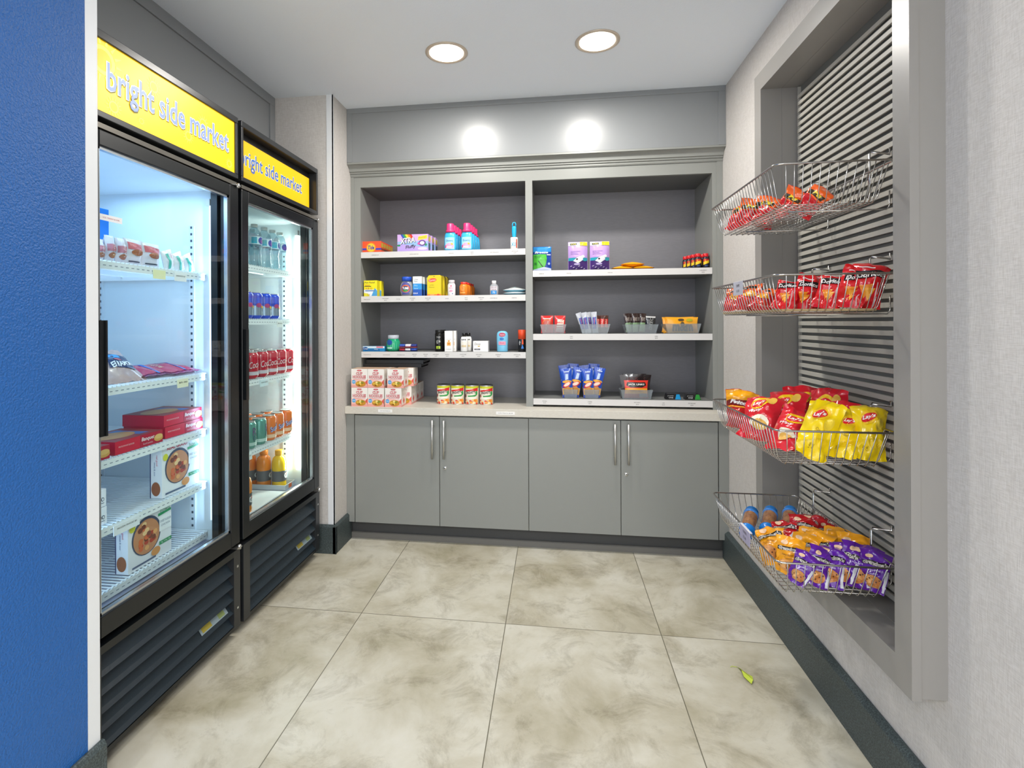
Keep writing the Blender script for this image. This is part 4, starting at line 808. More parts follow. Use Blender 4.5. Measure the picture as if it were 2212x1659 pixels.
for k, (x, cc, lb) in enumerate(((.636, '1f9bd8', 'blue'), (.737, '2a9a3a', 'green'))):
    m = MB().prism([(-.042, 0), (.040, 0), (.030, .030), (-.034, .030)], -.022, .022, FOIL('18181a'), 'y'); P = plane((0, -.022, 0), (1, 0, 0), (0, 0, 1))
    m.poly(P, [(.008, .001), (.038, .001), (.030, .028), (.014, .028)], FOIL(cc), .0006).text(P, 'protein', -.016, .020, .006, col('c9c9c9'), .001, wd=.03).text(P, 'ONE', -.014, .010, .008, col('d9d9d9'), .001)
    single('gum_pack', m, 'small black packet with %s end near the right wall' % lb, 'packet', (x, YF + .03, zR3), .0, None, .001)

# ------------------------------------------------------------------ goods in the freezer (fronts face +x: rz = 90 degrees)
HP = PI / 2
def fz(name, m, label, cat, x, y, z, group=None, bevel=0, rz=HP): return single(name, m, label, cat, (x, y, z), rz, group, bevel)
def asw(m, S):
    m.rect(S, -.85, -.2, .85, .35, col('c9808c'), .001, 4, 3).text(S, 'LATNO', 0, .08, .26, col('e8d8dc'), .002, wd=1.1, rot=HP).ell(S, .0, -.5, .7, .22, col('a8684a'), .0014)
def asn(m, S): m.poly(S, [(-.8, .2), (.8, .1), (.8, .6), (-.8, .75)], col('cf6a70'), .001).ell(S, 0, -.05, .6, .25, col('a8623e'), .0016).rect(S, -.7, -.8, .5, -.7, col('3c4450'), .001)
def ahs(m, S): m.rect(S, -.5, -.8, -.1, .7, col('4fb8a8'), .001, 1, 4).text(S, 'HOSTESS', .35, .0, .3, col('cf4a5c'), .002, wd=1.3, rot=HP)
for k, (y, ww, hh, art, nm) in enumerate(((1.404, .046, .066, asw, 'narrow frosted wrap at the far left'), (1.445, .036, .082, asw, 'pink wrap, second'), (1.486, .040, .080, asw, 'purple wrap, third'), (1.538, .075, .084, asn, 'wide wrap with brown picture, fourth'), (1.612, .085, .082, asn, 'wide wrap with red band, fifth'))):
    o = fz('wrapped_snack', pack(ww, hh, .04, mat('e3dfe8', .3), mat('d5dbe6', .3), art, 101 + k, .8), 'white plastic %s on the top freezer shelf' % nm, 'packet', -1.365, y, 1.416, 'wrapped snacks on the top freezer shelf')
for k, (y, tl) in enumerate(((1.705, -.30), (1.760, -.38), (1.812, -.42))):
    o = fz('cake_packet', pack(.055, .072, .03, mat('eceef2', .3), mat('dfe4ec', .3), ahs, 111 + k, .8), 'white cake packet with teal stripe leaning on the top freezer shelf, %s' % ('left', 'middle', 'right')[k], 'packet', -1.365, y, 1.416, 'white cake packets'); o.rotation_euler = (0, 0, HP); o.rotation_euler = Matrix.Rotation(HP, 3, 'Z').__matmul__(Matrix.Rotation(tl, 3, 'Y')).to_euler()
fz('ice_box', ctn(.12, .11, .175, '1482e8'), 'bright blue carton at the back left of the top freezer shelf', 'box', -1.47, 1.44, 1.416, None, .002)
m = BX(-.0375, .0375, -.0004, .0004, -.007, .010, mat('f2f4f7', .5)); m.text(plane((0, -.0005, 0), (1, 0, 0), (0, 0, 1)), 'ICE CREAM $ 4.00', 0, .001, .0045, col('c46a70'), .0003, wd=.055)
fz('paper_label', m, 'white paper strip stuck on the freezer door glass', 'label', XFR - .0088, 1.315, 1.518)
m = MB()
def afi(m, S): m.poly(S, [(-.3, -.3), (.75, -.5), (.85, .45), (-.2, .62)], FOIL('2d3f66'), .0016).rect(S, -.2, .28, .5, .5, FOIL('3d9ae0'), .002, 3, 2).text(S, 'El RAMON', .25, -.2, .26, col('e9ecf4'), .003, wd=.95, bold=.03, rot=.05).ell(S, .25, .12, .2, .10, col('b8586a'), .003).ell(S, -.75, .3, .15, .25, col('9a4a5a'), .001)
o = fz('frozen_snack_bag', pack(.19, .15, .05, FOIL('b9a09c'), FOIL('8a7f96'), afi, 121, 1.2), 'puffy clear bag with dark blue label on the second freezer shelf', 'bag', -1.36, 1.50, 1.037)
o.rotation_euler = (-.85, 0, HP)
def apu(m, S): m.rect(S, -.9, -.9, .5, .9, FOIL('b3204e'), .001, 5, 8).poly(S, [(-.1, -.9), (.05, -.9), (.25, .8), (.12, .8)], FOIL('2f7ad0'), .002).text(S, 'FROZEN', -.5, 0, .18, col('d8b8a0'), .002, wd=.6, rot=1.3)
for k, (y, x, mm) in enumerate(((1.76, -1.43, '8c2a62'), (1.66, -1.49, '7a2f5c'))):
    o = fz('flat_frozen_bag', pack(.17, .20, .045, FOIL(mm), FOIL(mm), apu, 124 + k, .8), 'flat crimson and purple frozen bag, %s' % ('right one on the second shelf', 'partly under the other bags')[k], 'bag', x, y, 1.037 + .012, 'crimson frozen bags')
    o.rotation_euler = (-HP + .06, 0, HP); o.location = (-1.335 , y, 1.047) if k == 0 else (-1.36, y, 1.047)
# red burger boxes
def burger(l, x, y, z):
    w_, d_, h_ = .196, .16, .040; m = ctn(w_, d_, h_, 'b81238'); P = front(w_, d_)
    m.rect(P, -.098, 0, .0, h_, col('d0183c')).rect(P, 0, 0, .0012, h_, col('7a0c28'), .0006).text(P, 'MICROWAVE BURGER', -.055, .022, .005, col('f0c8cc'), .001, wd=.06).text(P, 'Banquet', .032, .024, .016, col('f6e8e8'), .001, wd=.055, bold=.02, shear=.2).text(P, 'beef pattie', .032, .009, .007, col('e6c6cc'), .001, wd=.04).ell(P, .078, .016, .020, .010, col('d9a458'), .001).ell(P, .078, .022, .018, .008, col('e9bd74'), .0014)
    T = topf(h_); m.rect(T, -.098, -.08, .098, .08, col('8f3a3c')).ell(T, -.02, 0, .07, .05, col('b98a5a'), .001).rect(T, .02, -.06, .06, .06, col('3a6aa8'), .0009)
    return fz('burger_box', m, l, 'box', x, y, z, 'red burger cartons', .0008)
burger('red frozen burger carton, lower one of the stacked pair', -1.42, 1.745, .8235); burger('red frozen burger carton, upper one of the stacked pair', -1.422, 1.742, .8645)
burger('red frozen burger carton lying alone, middle of its shelf', -1.405, 1.520, .8235); o = burger('red frozen burger carton cut off by the blue wall edge', -1.40, 1.300, .8235)
def meal(l, x, y, z):
    w_, d_, h_ = .188, .045, .182; m = ctn(w_, d_, h_, 'eef0f6'); P = front(w_, d_)
    m.text(P, 'REAL GOOD', -.02, .166, .013, col('d8344a'), .001, wd=.10, bold=.02).text(P, 'bowls', .064, .155, .013, col('4a9a6a'), .001, wd=.045).poly(P, [(.032, .138), (.092, .142), (.092, .150), (.032, .147)], col('2a9a62'), .001)
    m.ell(P, -.018, .095, .062, .062, col('46506a'), .0008, 26).ell(P, -.018, .092, .056, .056, col('c98a62'), .0010, 26)
    rr = random.Random(5)
    for q in range(30):
        a, r_ = rr.uniform(0, 6.28), rr.uniform(0, .046); m.ell(P, -.018 + r_ * cos(a), .092 + r_ * sin(a), .010, .008, col(rr.choice(['d86a3a', 'b8402e', 'e8a86a', '7a3a2a', 'f0c890', 'c8322e'])), .0013 + q * .00002, 8)
    m.ell(P, -.078, .138, .012, .012, col('d8d83a'), .0016).rect(P, .036, .085, .092, .135, col('f4f6fa'), .0020).text(P, 'SWEET & SOUR', .064, .118, .008, col('7a8aa0'), .0026, wd=.05).text(P, 'CHICKEN', .064, .104, .007, col('7a8aa0'), .0026, wd=.04)
    m.rect(P, .036, .040, .092, .052, col('2a9a62'), .0020).text(P, '7g 25g 2g', .064, .046, .006, col('e8f4ec'), .0026, wd=.045).ell(P, .02, .028, .02, .014, col('e09a5a'), .0022).rect(P, -.08, .008, .02, .014, col('5a6a8a'), .0020)
    L_ = plane((-w_ / 2, 0, 0), (0, -1, 0), (0, 0, 1)); m.rect(L_, -.0225, 0, -.019, h_, col('2a3a6a')).ell(L_, 0, .032, .017, .024, col('9a5a3a'), .001).text(L_, 'real good', .004, .13, .009, col('d85a7a'), .001, rot=-HP).text(L_, 'sweet & sour', -.004, .10, .006, col('4a6a9a'), .001, rot=-HP)
    return fz('frozen_meal_box', m, l, 'box', x, y, z, 'white frozen meal cartons', .0008)
meal('white frozen meal carton with bowl picture, on the shelf under the burgers', -1.358, 1.720, .6235); meal('white frozen meal carton with bowl picture, on the lowest freezer shelf', -1.358, 1.575, .4315)
m = ctn(.10, .12, .052, 'f1f2f6'); P = front(.1, .12)
m.rect(P, .022, .010, .042, .012, col('6a7288')).ell(P, .026, .022, .005, .006, col('4a5268')).ell(P, .026, .022, .003, .004, col('f1f2f6'), .0009).ell(P, .037, .022, .005, .006, col('4a5268')).ell(P, .037, .022, .003, .004, col('f1f2f6'), .0009)
o = fz('white_food_box', m, 'plain white carton at the left shelf end, lower of two', 'box', -1.40, 1.358, .6235, 'plain white cartons', .0008)
dup(o, (-1.40, 1.356, .6775), 'plain white carton at the left shelf end, upper of two')

# ------------------------------------------------------------------ drinks in the cooler
def wb():
    t = thing('water_bottle', '', 'bottle', group='water bottles'); pf = [(.022, 0), (.031, .004), (.032, .02), (.029, .034), (.031, .045), (.027, .062), (.030, .078), (.0325, .090), (.0325, .135), (.029, .150), (.020, .166), (.013, .174), (.013, .178)]
    b = MB().lathe(pf, M_PET, 20); S = cylf(.0326)
    b.rect(S, -.075, .096, .075, .132, mat('c9e4ee', .3), .0006, 16, 1).ell(S, 0, .114, .016, .016, col('2a3f96'), .0014, 18).ell(S, .004, .110, .012, .007, col('6a3a9a'), .0018, 14).rect(S, -.045, .100, -.022, .128, col('2aa0b8'), .0012, 3, 1); b.obj('bottle_body', t)
    MB().lathe([(.0145, .176), (.015, .178), (.015, .190), (.001, .190)], mat('eef4f4', .35), 16).obj('cap', t); return t
W0 = wb(); KID[W0.name] = kids(W0)
pos = [(-1.352, 2.218), (-1.352, 2.300), (-1.352, 2.372), (-1.352, 2.442), (-1.425, 2.175), (-1.43, 2.25), (-1.43, 2.33)]
lab = ['clear water bottle with blue label, front row, leftmost', 'clear water bottle with blue label, front row, second', 'clear water bottle with blue label, front row, third', 'clear water bottle with blue label, front row, nearest the light tube', 'clear water bottle, back row, leftmost', 'clear water bottle, back row, middle', 'clear water bottle, back row, right']
for k, (x, y) in enumerate(pos):
    if k == 0: W0.location = (x, y, 1.485); W0.rotation_euler = (0, 0, HP); W0['label'] = lab[0]
    else: dup(W0, (x, y, 1.485), lab[k], rz=HP + .3 * (k % 3 - 1))
def can(name, mb_, art, group):
    t = thing(name, '', 'can', group=group); b = MB().lathe([(.025, 0), (.0265, .002), (.033, .012), (.033, .105), (.0275, .116)], mb_, 20)
    if art: art(b, cylf(.033))
    b.obj('can_body', t); MB().lathe([(.0275, .1155), (.0285, .118), (.0275, .1195), (.0255, .1175), (.001, .117)], M_STEEL, 18).obj('can_top', t); return t
def arb(b, S):
    b.rect(S, -.1, .014, .1, .058, mat('aab8cc', .25, .6), .0004, 20, 1)
    for k in range(-3, 4): b.rect(S, k * .026 - .007, .060, k * .026 + .006, .104, FOIL('1f3fc8'), .0005, 2, 1)
    for k in (-.075, -.01, .055): b.ell(S, k, .060, .013, .010, col('b8487a'), .0012).ell(S, k + .018, .052, .007, .006, col('e8b03a'), .0014)
def acc(b, S): b.text(S, 'Coca-Cola', .006, .066, .030, mat('e6c8cc', .3), .0012, wd=.095, bold=.01, shear=.4, rot=.15).rect(S, -.1, .016, .1, .032, mat('cfc4cc', .3), .0006, 20, 1)
def asp(b, S): b.text(S, 'R', .004, .075, .034, col('6a4a7a'), .0012, wd=.020).ell(S, .004, .045, .010, .012, col('3a6a6a'), .0008).rect(S, -.1, .014, .1, .028, mat('b9d4cc', .3), .0006, 20, 1)
def asu(b, S): b.text(S, 'Sunkist', .004, .062, .026, col('2a56b0'), .0016, wd=.070, bold=.05, rot=.35, shear=.2).text(S, 'Sunkist', .004, .063, .024, col('dfe6f4'), .0022, wd=.066, bold=-.005, rot=.35, shear=.2).rect(S, -.1, .014, .1, .030, mat('f0c4a0', .3), .0006, 20, 1)
RB = can('energy_drink_can', FOIL('2b52d8'), arb, 'blue and silver drink cans'); CC = can('red_soda_can', mat('c01430', .25, coat=.3), acc, 'red soda cans'); SP = can('green_soda_can', mat('5f9f92', .25, .3, coat=.3), asp, 'green soda cans'); SU = can('orange_soda_can', mat('e8752a', .25, coat=.3), asu, 'orange soda cans')
for o in (RB, CC, SP, SU): KID[o.name] = kids(o)
def place(src, lst, used=[]):
    for x, y, z, l in lst:
        if src.name not in used: src.location = (x, y, z); src.rotation_euler = (0, 0, HP); src['label'] = l; used.append(src.name)
        else: dup(src, (x, y, z), l, rz=HP + .25 * sin(y * 97 + x * 31))
place(RB, [(-1.352 - .074 * j, 2.145 + .075 * i, 1.246, 'blue and silver slim drink can, %s row, %s from left' % (rowsn[j], ordn[i])) for j in range(2) for i in range(4)])
place(CC, [(-1.352 - .070 * j, 2.100 + .083 * i + (.004 if j else 0), .977, 'red soda can, %s row, %s from left' % (rowsn[j], ordn[i])) for j in range(3) for i in range(6) if not (i == 5 and j > 0)])
place(SP, [(-1.352, 2.092, .669, 'green soda can at the left end, front row'), (-1.352, 2.165, .669, 'pale green soda can, second in the front row'), (-1.352, 2.250, .669, 'pale green soda can, third in the front row'), (-1.422, 2.13, .669, 'green soda can in the second row behind the pale ones'), (-1.422, 2.205, .669, 'pale green soda can in the second row')])
place(SU, [(-1.352, 2.333, .669, 'orange soda can, fourth in the front row'), (-1.352, 2.405, .669, 'orange soda can, fifth in the front row'), (-1.352, 2.492, .669, 'orange soda can nearest the light tube')] + [(-1.422 - .07 * j, 2.285 - .075 * j + .075 * i, .669, 'orange soda can in the %s row, %s orange from left' % (rowsn[1 + j], ordn[i])) for j in range(2) for i in range(3)])
def gat(name, mb_, mc, l, x, y):
    t = thing(name, l, 'bottle', (x, y, .394), HP, 'sports drink bottles'); b = MB().lathe([(.030, 0), (.034, .004), (.0355, .018), (.0335, .030), (.034, .045), (.034, .085), (.0355, .095), (.0355, .125), (.030, .150), (.018, .162), (.016, .166)], mb_, 22); S = cylf(.034)
    b.rect(S, -.1, .036, .1, .088, mat('5d5d60', .35), .0012, 22, 1).text(S, 'G', 0, .062, .028, col('f2f0ee'), .0022, wd=.024, bold=.06).poly(S, [(.0, .062), (.008, .074), (.002, .076)], col('e8542a'), .003); b.obj('bottle_body', t)
    MB().lathe([(.019, .164), (.020, .166), (.020, .186), (.018, .189), (.001, .189)], mc, 20).obj('cap', t)
og = mat('f28a14', .15, coat=.4)
gat('sports_drink_bottle', og, mat('e8e6e2', .4), 'orange sports drink standing alone near the cooler door', -1.352, 2.125)
for k, (x, y, c_) in enumerate(((-1.54, 2.475, 'f07f1a'), (-1.465, 2.480, 'f28a1e'), (-1.385, 2.485, 'f2c21a'), (-1.33, 2.44, 'f09a4a'))):
    if k == 3: continue
    gat('sports_drink_bottle', mat(c_, .15, coat=.4), mat('f08a2a' if k < 2 else 'f2b02a', .35), '%s sports drink in the tray, %s' % (('orange', 'orange', 'yellow')[k], ('deepest in the cooler', 'middle', 'nearest the light tube')[k]), x, y)
m = MB().box(-1.62, -1.33, 2.435, 2.439, .394, .418, mat('c2c6cc', .4)).box(-1.33, -1.326, 2.435, 2.535, .394, .418, mat('c2c6cc', .4)).box(-1.62, -1.616, 2.439, 2.535, .394, .418, mat('c2c6cc', .4)).box(-1.616, -1.33, 2.531, 2.535, .394, .418, mat('c2c6cc', .4))
m.box(-1.3262, -1.3256, 2.47, 2.50, .396, .416, col('f0702a'))
tag(m.obj('carton_tray'), 'low grey tray around the sports drinks in the cooler bottom', 'tray')
m = MB().prism([(2.03, .3925), (2.43, .3925), (2.41, .399), (2.30, .402), (2.18, .399), (2.05, .402)], -1.62, -1.31, mat('f2f6f8', .25), 'x')
tag(m.obj('plastic_film'), 'crumpled white plastic film on the cooler floor', 'plastic film')

# ------------------------------------------------------------------ wire baskets on the slatwall
BY0, BY1, BX0, BX1 = 1.475, 2.05, .58, .872
def basket(z, label, board=False, tagy=None, tagtxt=None, tagcol='b4b4c0'):
    t = thing('wire_basket', label, 'basket', (BX1, (BY0 + BY1) / 2, z - .10), 0, 'wire baskets on the slatwall'); T0 = t.location.copy()
    def P_(m, n, par): m.v = [tuple(V(v) - T0) for v in m.v]; return m.obj(n, par)
    zb = z - .097; x0, x1, y0, y1 = .612, .852, 1.522, 2.03; r = .012
    rim = MB(); pts = []
    for cx_, cy_, a0 in ((BX0 + .02, BY0 + .02, PI), (BX1 - .02, BY0 + .02, 1.5 * PI), (BX1 - .02, BY1 - .02, 0), (BX0 + .02, BY1 - .02, .5 * PI)):
        for k in range(5): a = a0 + HP * k / 4; pts.append((cx_ + .02 * cos(a), cy_ + .02 * sin(a), z))
    rim.tube(pts, .0028, M_CHROME, 8, True); P_(rim, 'rim', t)
    wr_ = MB(); R = .0013
    n = 24
    for k in range(n):     # wires across x, bent up at front and back
        f_ = (k + .5) / n; ya = y0 + (y1 - y0) * f_; yt = BY0 + .02 + (BY1 - BY0 - .04) * f_
        wr_.tube([(BX0 + .001, yt, z), (x0 - .006, ya, zb + .014), (x0 + .004, ya, zb), (x1 - .004, ya, zb), (x1 + .006, ya, zb + .014), (BX1 - .001, yt, z)], R, M_CHROME, 5)
    n = 12
    for k in range(n):
        f_ = (k + .5) / n; xa = x0 + (x1 - x0) * f_; xt = BX0 + .015 + (BX1 - BX0 - .03) * f_
        wr_.tube([(xt, BY0 + .001, z), (xa, y0 - .008, zb + .012), (xa, y0 + .004, zb - .0026), (xa, y1 - .004, zb - .0026), (xa, y1 + .006, zb + .012), (xt, BY1 - .001, z)], R, M_CHROME, 5)
    P_(wr_, 'wire_grid', t)
    for yy in (1.60, 1.93):
        h = MB(); h.tube([(BX1 + .0035, yy, zb + .012), (BX1 + .0035, yy, z + .052), (BX1 + .008, yy, z + .058), (XS - .004, yy, z + .050), (XS - .004, yy, z + .066)], .0032, M_CHROME, 8)
        h.tube([(x0 + .05, yy, zb - .0065), (XS - .012, yy, zb - .0065), (XS - .005, yy, zb + .004), (XS - .005, yy, zb + .045)], .002, M_CHROME, 6)
        P_(h, 'hook', t)
    if board: P_(BX(x0 + .002, x1 - .002, y0 + .002, y1 - .002, zb + .0015, zb + .0075, mat('9c8560', .7)), 'bottom_board', t)
    if tagy:
        g = MB(); O = V((BX0 - .0045, 0, 0)); g.box(BX0 - .0045, BX0 - .0035, tagy - .043, tagy + .043, z - .040, z + .003, mat(tagcol, .4)).box(BX0 - .0045, BX0 + .003, tagy - .043, tagy + .043, z + .003, z + .0038, mat('dcdce2', .4))
        Q = plane(O, (0, -1, 0), (0, 0, 1))
        g.text(Q, tagtxt[0], -tagy, z - .010, .008, M_INK, .0004, wd=.030).text(Q, tagtxt[1], -tagy, z - .027, .009, M_INK, .0004, wd=.024); P_(g, 'price_tag', t)
    return t
basket(1.638, 'topmost wire basket on the slatwall, holding orange bags'); basket(1.346, 'second wire basket from the top, red bags inside and a price card', True, 1.750, ('CHIPS', '$ 1.50'))
basket(.934, 'third wire basket from the top, full of red and yellow chip bags'); basket(.586, 'lowest wire basket, full of yellow and purple cookie bags', False, 1.700, ('COOKIES', '$ 2.00'), 'a9a3bd')
def lay(m, S, base, sub):
    m.ell(S, -.05, .46, .52, .26, FOIL('f2c21c'), .0012, 18, .2).ell(S, -.1, .42, .42, .15, FOIL('d8222c') if base != 'd81f2e' else FOIL('e0242e'), .002, 18, .2).text(S, "Lay's", -.1, .42, .17, col('f6f2ee'), .0032, wd=.72, bold=.03, shear=.2, rot=.12)
    if sub: m.text(S, sub, -.25, .08, .17, col('f4f0ec'), .003, wd=.80, bold=.03, shear=.1, rot=.1).ell(S, .1, -.34, .52, .27, col('efe6cf'), .0018, 18).ell(S, .14, -.44, .40, .20, col('dfae52'), .0028, 16).ell(S, .55, .60, .22, .18, col('e6b84c'), .002, 12, .6)
    else: m.ell(S, .52, .18, .30, .18, col('f0d23c'), .0016, 14, .5).text(S, 'Classic', .05, -.12, .09, col('8a6a12'), .002, wd=.5).text(S, '140', -.3, -.62, .10, col('7a6410'), .002, rot=HP, wd=.14).text(S, 'CAL', -.12, -.62, .09, col('7a6410'), .002, rot=HP, wd=.14).ell(S, .3, -.4, .4, .2, FOIL('f6d01c'), .0012, 14)
def dor(m, S): m.poly(S, [(-.8, .15), (.85, .35), (.8, .62), (-.85, .48)], FOIL('1b1416'), .0016).text(S, 'Doritos', 0, .38, .2, col('f4f0ec'), .0032, wd=1.45, bold=.03, rot=.1).poly(S, [(-.5, -.1), (.35, .0), (-.05, -.62)], FOIL('ee8a22'), .002).poly(S, [(-.2, -.2), (.5, -.15), (.2, -.7)], FOIL('f2a83a'), .003).rect(S, -.7, .66, .2, .72, col('e8d8d8'), .002).rect(S, .55, -.9, .62, .1, col('d8b8b8'), .002)
def gma(m, S, c1, c2):
    m.ell(S, 0, -.52, .72, .30, col('c98a4a'), .0012, 18).ell(S, -.2, -.50, .34, .20, col('e0a868'), .0020, 12).ell(S, .3, -.58, .32, .18, col('b87438'), .0024, 12)
    for k in range(6): m.ell(S, -.5 + .2 * k, -.52 + .12 * ((k * 7) % 3 - 1), .06, .04, col('5a3018'), .003, 7)
    m.poly(S, [(-.92, .16), (.92, .30), (.92, .50), (-.92, .36)], FOIL('1d1512'), .0016).text(S, "Grandma's", 0, .33, .20, col('f6f0e6'), .0026, wd=1.72, bold=.05, rot=.07, shear=.15).text(S, "Grandma's", 0, .33, .19, col('1d1512'), .0034, wd=1.68, bold=-.01, rot=.07, shear=.15)
    m.text(S, c1, 0, .02, .11, col(c2), .002, wd=.9, rot=.05).text(S, 'Cookies', .05, -.14, .09, col(c2), .002, wd=.6, rot=.05).ell(S, -.45, .64, .26, .13, col('e9c4a0'), .002, 12).rect(S, .8, -.9, .98, .1, col('c9c9cc'), .001, 1, 3)
def orb(m, S): m.rect(S, -.98, .18, .98, .97, FOIL('f2641c'), .001, 6, 5).poly(S, [(-.8, .22), (.8, .30), (.8, .56), (-.8, .48)], FOIL('3a2a12'), .002).text(S, 'ps', .1, .40, .26, col('f0cf2a'), .0034, wd=.9, bold=.08, shear=.1)
def che(m, S): m.rect(S, -.95, .30, .95, .95, FOIL('e8601c'), .001, 6, 4).ell(S, .1, .10, .6, .22, FOIL('f0a01c'), .002, 14).poly(S, [(-.6, .45), (.6, .5), (.55, .72), (-.6, .66)], FOIL('2a1a12'), .002).ell(S, 0, -.4, .5, .25, FOIL('d8341c'), .002, 12)
def fri(m, S): m.rect(S, -.98, .38, .98, .97, FOIL('f2a81c'), .001, 6, 4).poly(S, [(-.95, .10), (.95, .20), (.95, .50), (-.95, .40)], FOIL('7a1a1c'), .002).text(S, 'Fritos', 0, .31, .20, col('f4f0ec'), .0032, wd=1.35, bold=.05, shear=.2).poly(S, [(-.95, -.02), (.95, .06), (.95, .16), (-.95, .07)], FOIL('f0a01c'), .002)
SILV = mat('c6c6c9', .28, .3)
KINDS = {   # w, h, d, front colour, art
    'lred': (.132, .180, .056, 'd81f2e', lambda m, S: lay(m, S, 'd81f2e', 'Wavy')), 'lyel': (.104, .190, .058, 'f2d00e', lambda m, S: lay(m, S, 'f2d00e', None)),
    'dor': (.098, .150, .040, 'd4141e', dor), 'che': (.110, .125, .036, 'c8181e', che), 'fri': (.115, .140, .038, 'cf1f24', fri), 'orb': (.100, .130, .030, 'c8181e', orb),
    'gyel': (.085, .118, .026, 'f0a21c', lambda m, S: gma(m, S, 'Peanut Butter', '7a4a10')), 'gpur': (.080, .118, .024, '5c1f96', lambda m, S: gma(m, S, 'Oatmeal', 'e6d8f4')), 'gred': (.085, .118, .024, 'b8141e', lambda m, S: gma(m, S, 'Brownie', 'e8c8c0'))}
VAR = {}
def bag(kind, name, cat, B, T, label, group, F=(-.62, -.72, .18), sd=0, roll=0):
    w_, h_, d_, c_, art = KINDS[kind]; v = sd % 3
    if (kind, v) not in VAR:
        o = pack(w_, h_, d_, FOIL(c_), SILV, art, 200 + v * 13 + len(kind) * 5 + ord(kind[0]), 1.3, 18, 24, soft=1.0).obj(name); VAR[(kind, v)] = o.data
    else:
        o = bpy.data.objects.new(name, VAR[(kind, v)]); COL.objects.link(o)
    B, T, F = V(B), V(T), V(F); z = (T - B); L = z.length; z.normalize(); y = -(F - z * F.dot(z)); y.normalize()
    if roll: y = Matrix.Rotation(roll, 3, z) @ y
    x = y.cross(z); k = min(1.12, max(.72, L / h_)); R = Matrix((x, y, z)).transposed()
    o.matrix_world = Matrix.Translation(B) @ R.to_4x4() @ Matrix.Scale(k, 4)
    return tag(o, label, cat, group)
G3 = 'chip bags in the third basket'; z3 = .846
for k, (kind, B, T, lb, F) in enumerate([
    ('lred', (.815, 1.86, z3), (.822, 1.885, 1.008), 'red chip bag at the back right, against the slats', None), ('lred', (.735, 1.80, z3), (.752, 1.825, 1.009), 'red chip bag standing tall in the middle back', None), ('lred', (.835, 1.76, z3), (.858, 1.785, 1.013), 'red chip bag behind the first yellow bag', None),
    ('fri', (.640, 1.955, z3), (.668, 1.985, .978), 'red and orange corn chip bag at the far left end', None), ('lred', (.632, 1.755, z3), (.680, 1.815, .995), 'red chip bag reading Wavy, left front, leaning right', None),
    ('lred', (.838, 1.68, z3), (.862, 1.69, .985), 'red chip bag squeezed behind the yellow bags', None), ('lred', (.640, 1.625, z3), (.735, 1.672, .952), 'red chip bag lying slanted in front, corner on the wires', (-.5, -.6, .62)),
    ('che', (.684, 1.70, z3), (.684, 1.63, .905), 'small red bag low between the red and yellow bags', None),
    ('lyel', (.688, 1.546, z3), (.764, 1.588, 1.000), 'front yellow chip bag with red logo, leftmost yellow', (-.45, -.88, .1)), ('lyel', (.768, 1.548, z3), (.826, 1.602, .975), 'yellow chip bag in the middle of three, partly crumpled', (-.35, -.9, .2)), ('lyel', (.833, 1.540, z3), (.862, 1.576, 1.003), 'yellow chip bag nearest the niche frame, top folded over', (-.3, -.93, .15))]):
    bag(kind, 'chip_bag', 'chip bag', B, T, lb, G3, F or (-.60, -.75, .22), k)
G4 = 'cookie bags in the lowest basket'; z4 = .497
yl = [('O1', (.640, 1.660, z4), (.668, 1.760, .602), 'golden cookie bag at the far left, standing highest'), ('O2', (.655, 1.605, z4), (.679, 1.625, .600), 'golden cookie bag at the front left corner'), ('O3', (.715, 1.640, z4), (.738, 1.668, .600), 'golden cookie bag behind the leftmost purple one'), ('O4', (.757, 1.645, z4), (.776, 1.668, .606), 'golden cookie bag behind the second purple one'), ('O5', (.799, 1.655, z4), (.815, 1.685, .598), 'golden cookie bag behind the middle purple ones'),
      ('O6', (.762, 1.712, z4), (.790, 1.752, .590), 'golden cookie bag in the middle of the basket'), ('O7', (.833, 1.66, z4), (.847, 1.69, .606), 'golden cookie bag behind the fifth purple one'), ('O8', (.838, 1.620, z4), (.856, 1.645, .612), 'golden cookie bag near the right hook'), ('O9', (.835, 1.71, z4), (.855, 1.735, .598), 'golden cookie bag against the back wires')]
for k, (n, B, T, lb) in enumerate(yl): bag('gyel', 'cookie_bag', 'cookie bag', B, T, lb, G4, (-.62, -.74, .25), k, .25 * (k % 3 - 1))
for k, (n, B, T, lb) in enumerate([('P1', (.657, 1.552, z4), (.700, 1.562, .584), 'purple cookie bag, leftmost in front'), ('P2', (.698, 1.548, z4), (.745, 1.582, .590), 'purple cookie bag, second from the left'), ('P3', (.737, 1.552, z4), (.782, 1.60, .592), 'purple cookie bag, third from the left'), ('P4', (.771, 1.555, z4), (.816, 1.605, .602), 'purple cookie bag, fourth from the left'), ('P5', (.803, 1.555, z4), (.842, 1.602, .602), 'purple cookie bag, fifth from the left'), ('P6', (.828, 1.552, z4), (.858, 1.590, .606), 'purple cookie bag, second from the niche frame'), ('P7', (.842, 1.535, z4), (.862, 1.548, .605), 'purple cookie bag, nearest the niche frame')]):
    bag('gpur', 'purple_cookie_bag', 'cookie bag', B, T, lb, 'purple cookie bags', (-.42, -.88, .22), k, .3 * ((k * 2) % 3 - 1))
for k, (B, T, lb) in enumerate([((.712, 1.770, z4), (.752, 1.850, .575), 'pinkish red cookie bag beside the blue rolls'), ((.768, 1.775, z4), (.812, 1.850, .586), 'dark red cookie bag in the middle back'), ((.815, 1.80, z4), (.852, 1.870, .592), 'dark red cookie bag, highest against the slats'), ((.838, 1.760, z4), (.858, 1.800, .594), 'dark red cookie bag right of the other red ones')]):
    bag('gred', 'red_cookie_bag', 'cookie bag', B, T, lb, 'red cookie bags', (-.5, -.7, .5), k, .3 * (k - 1))
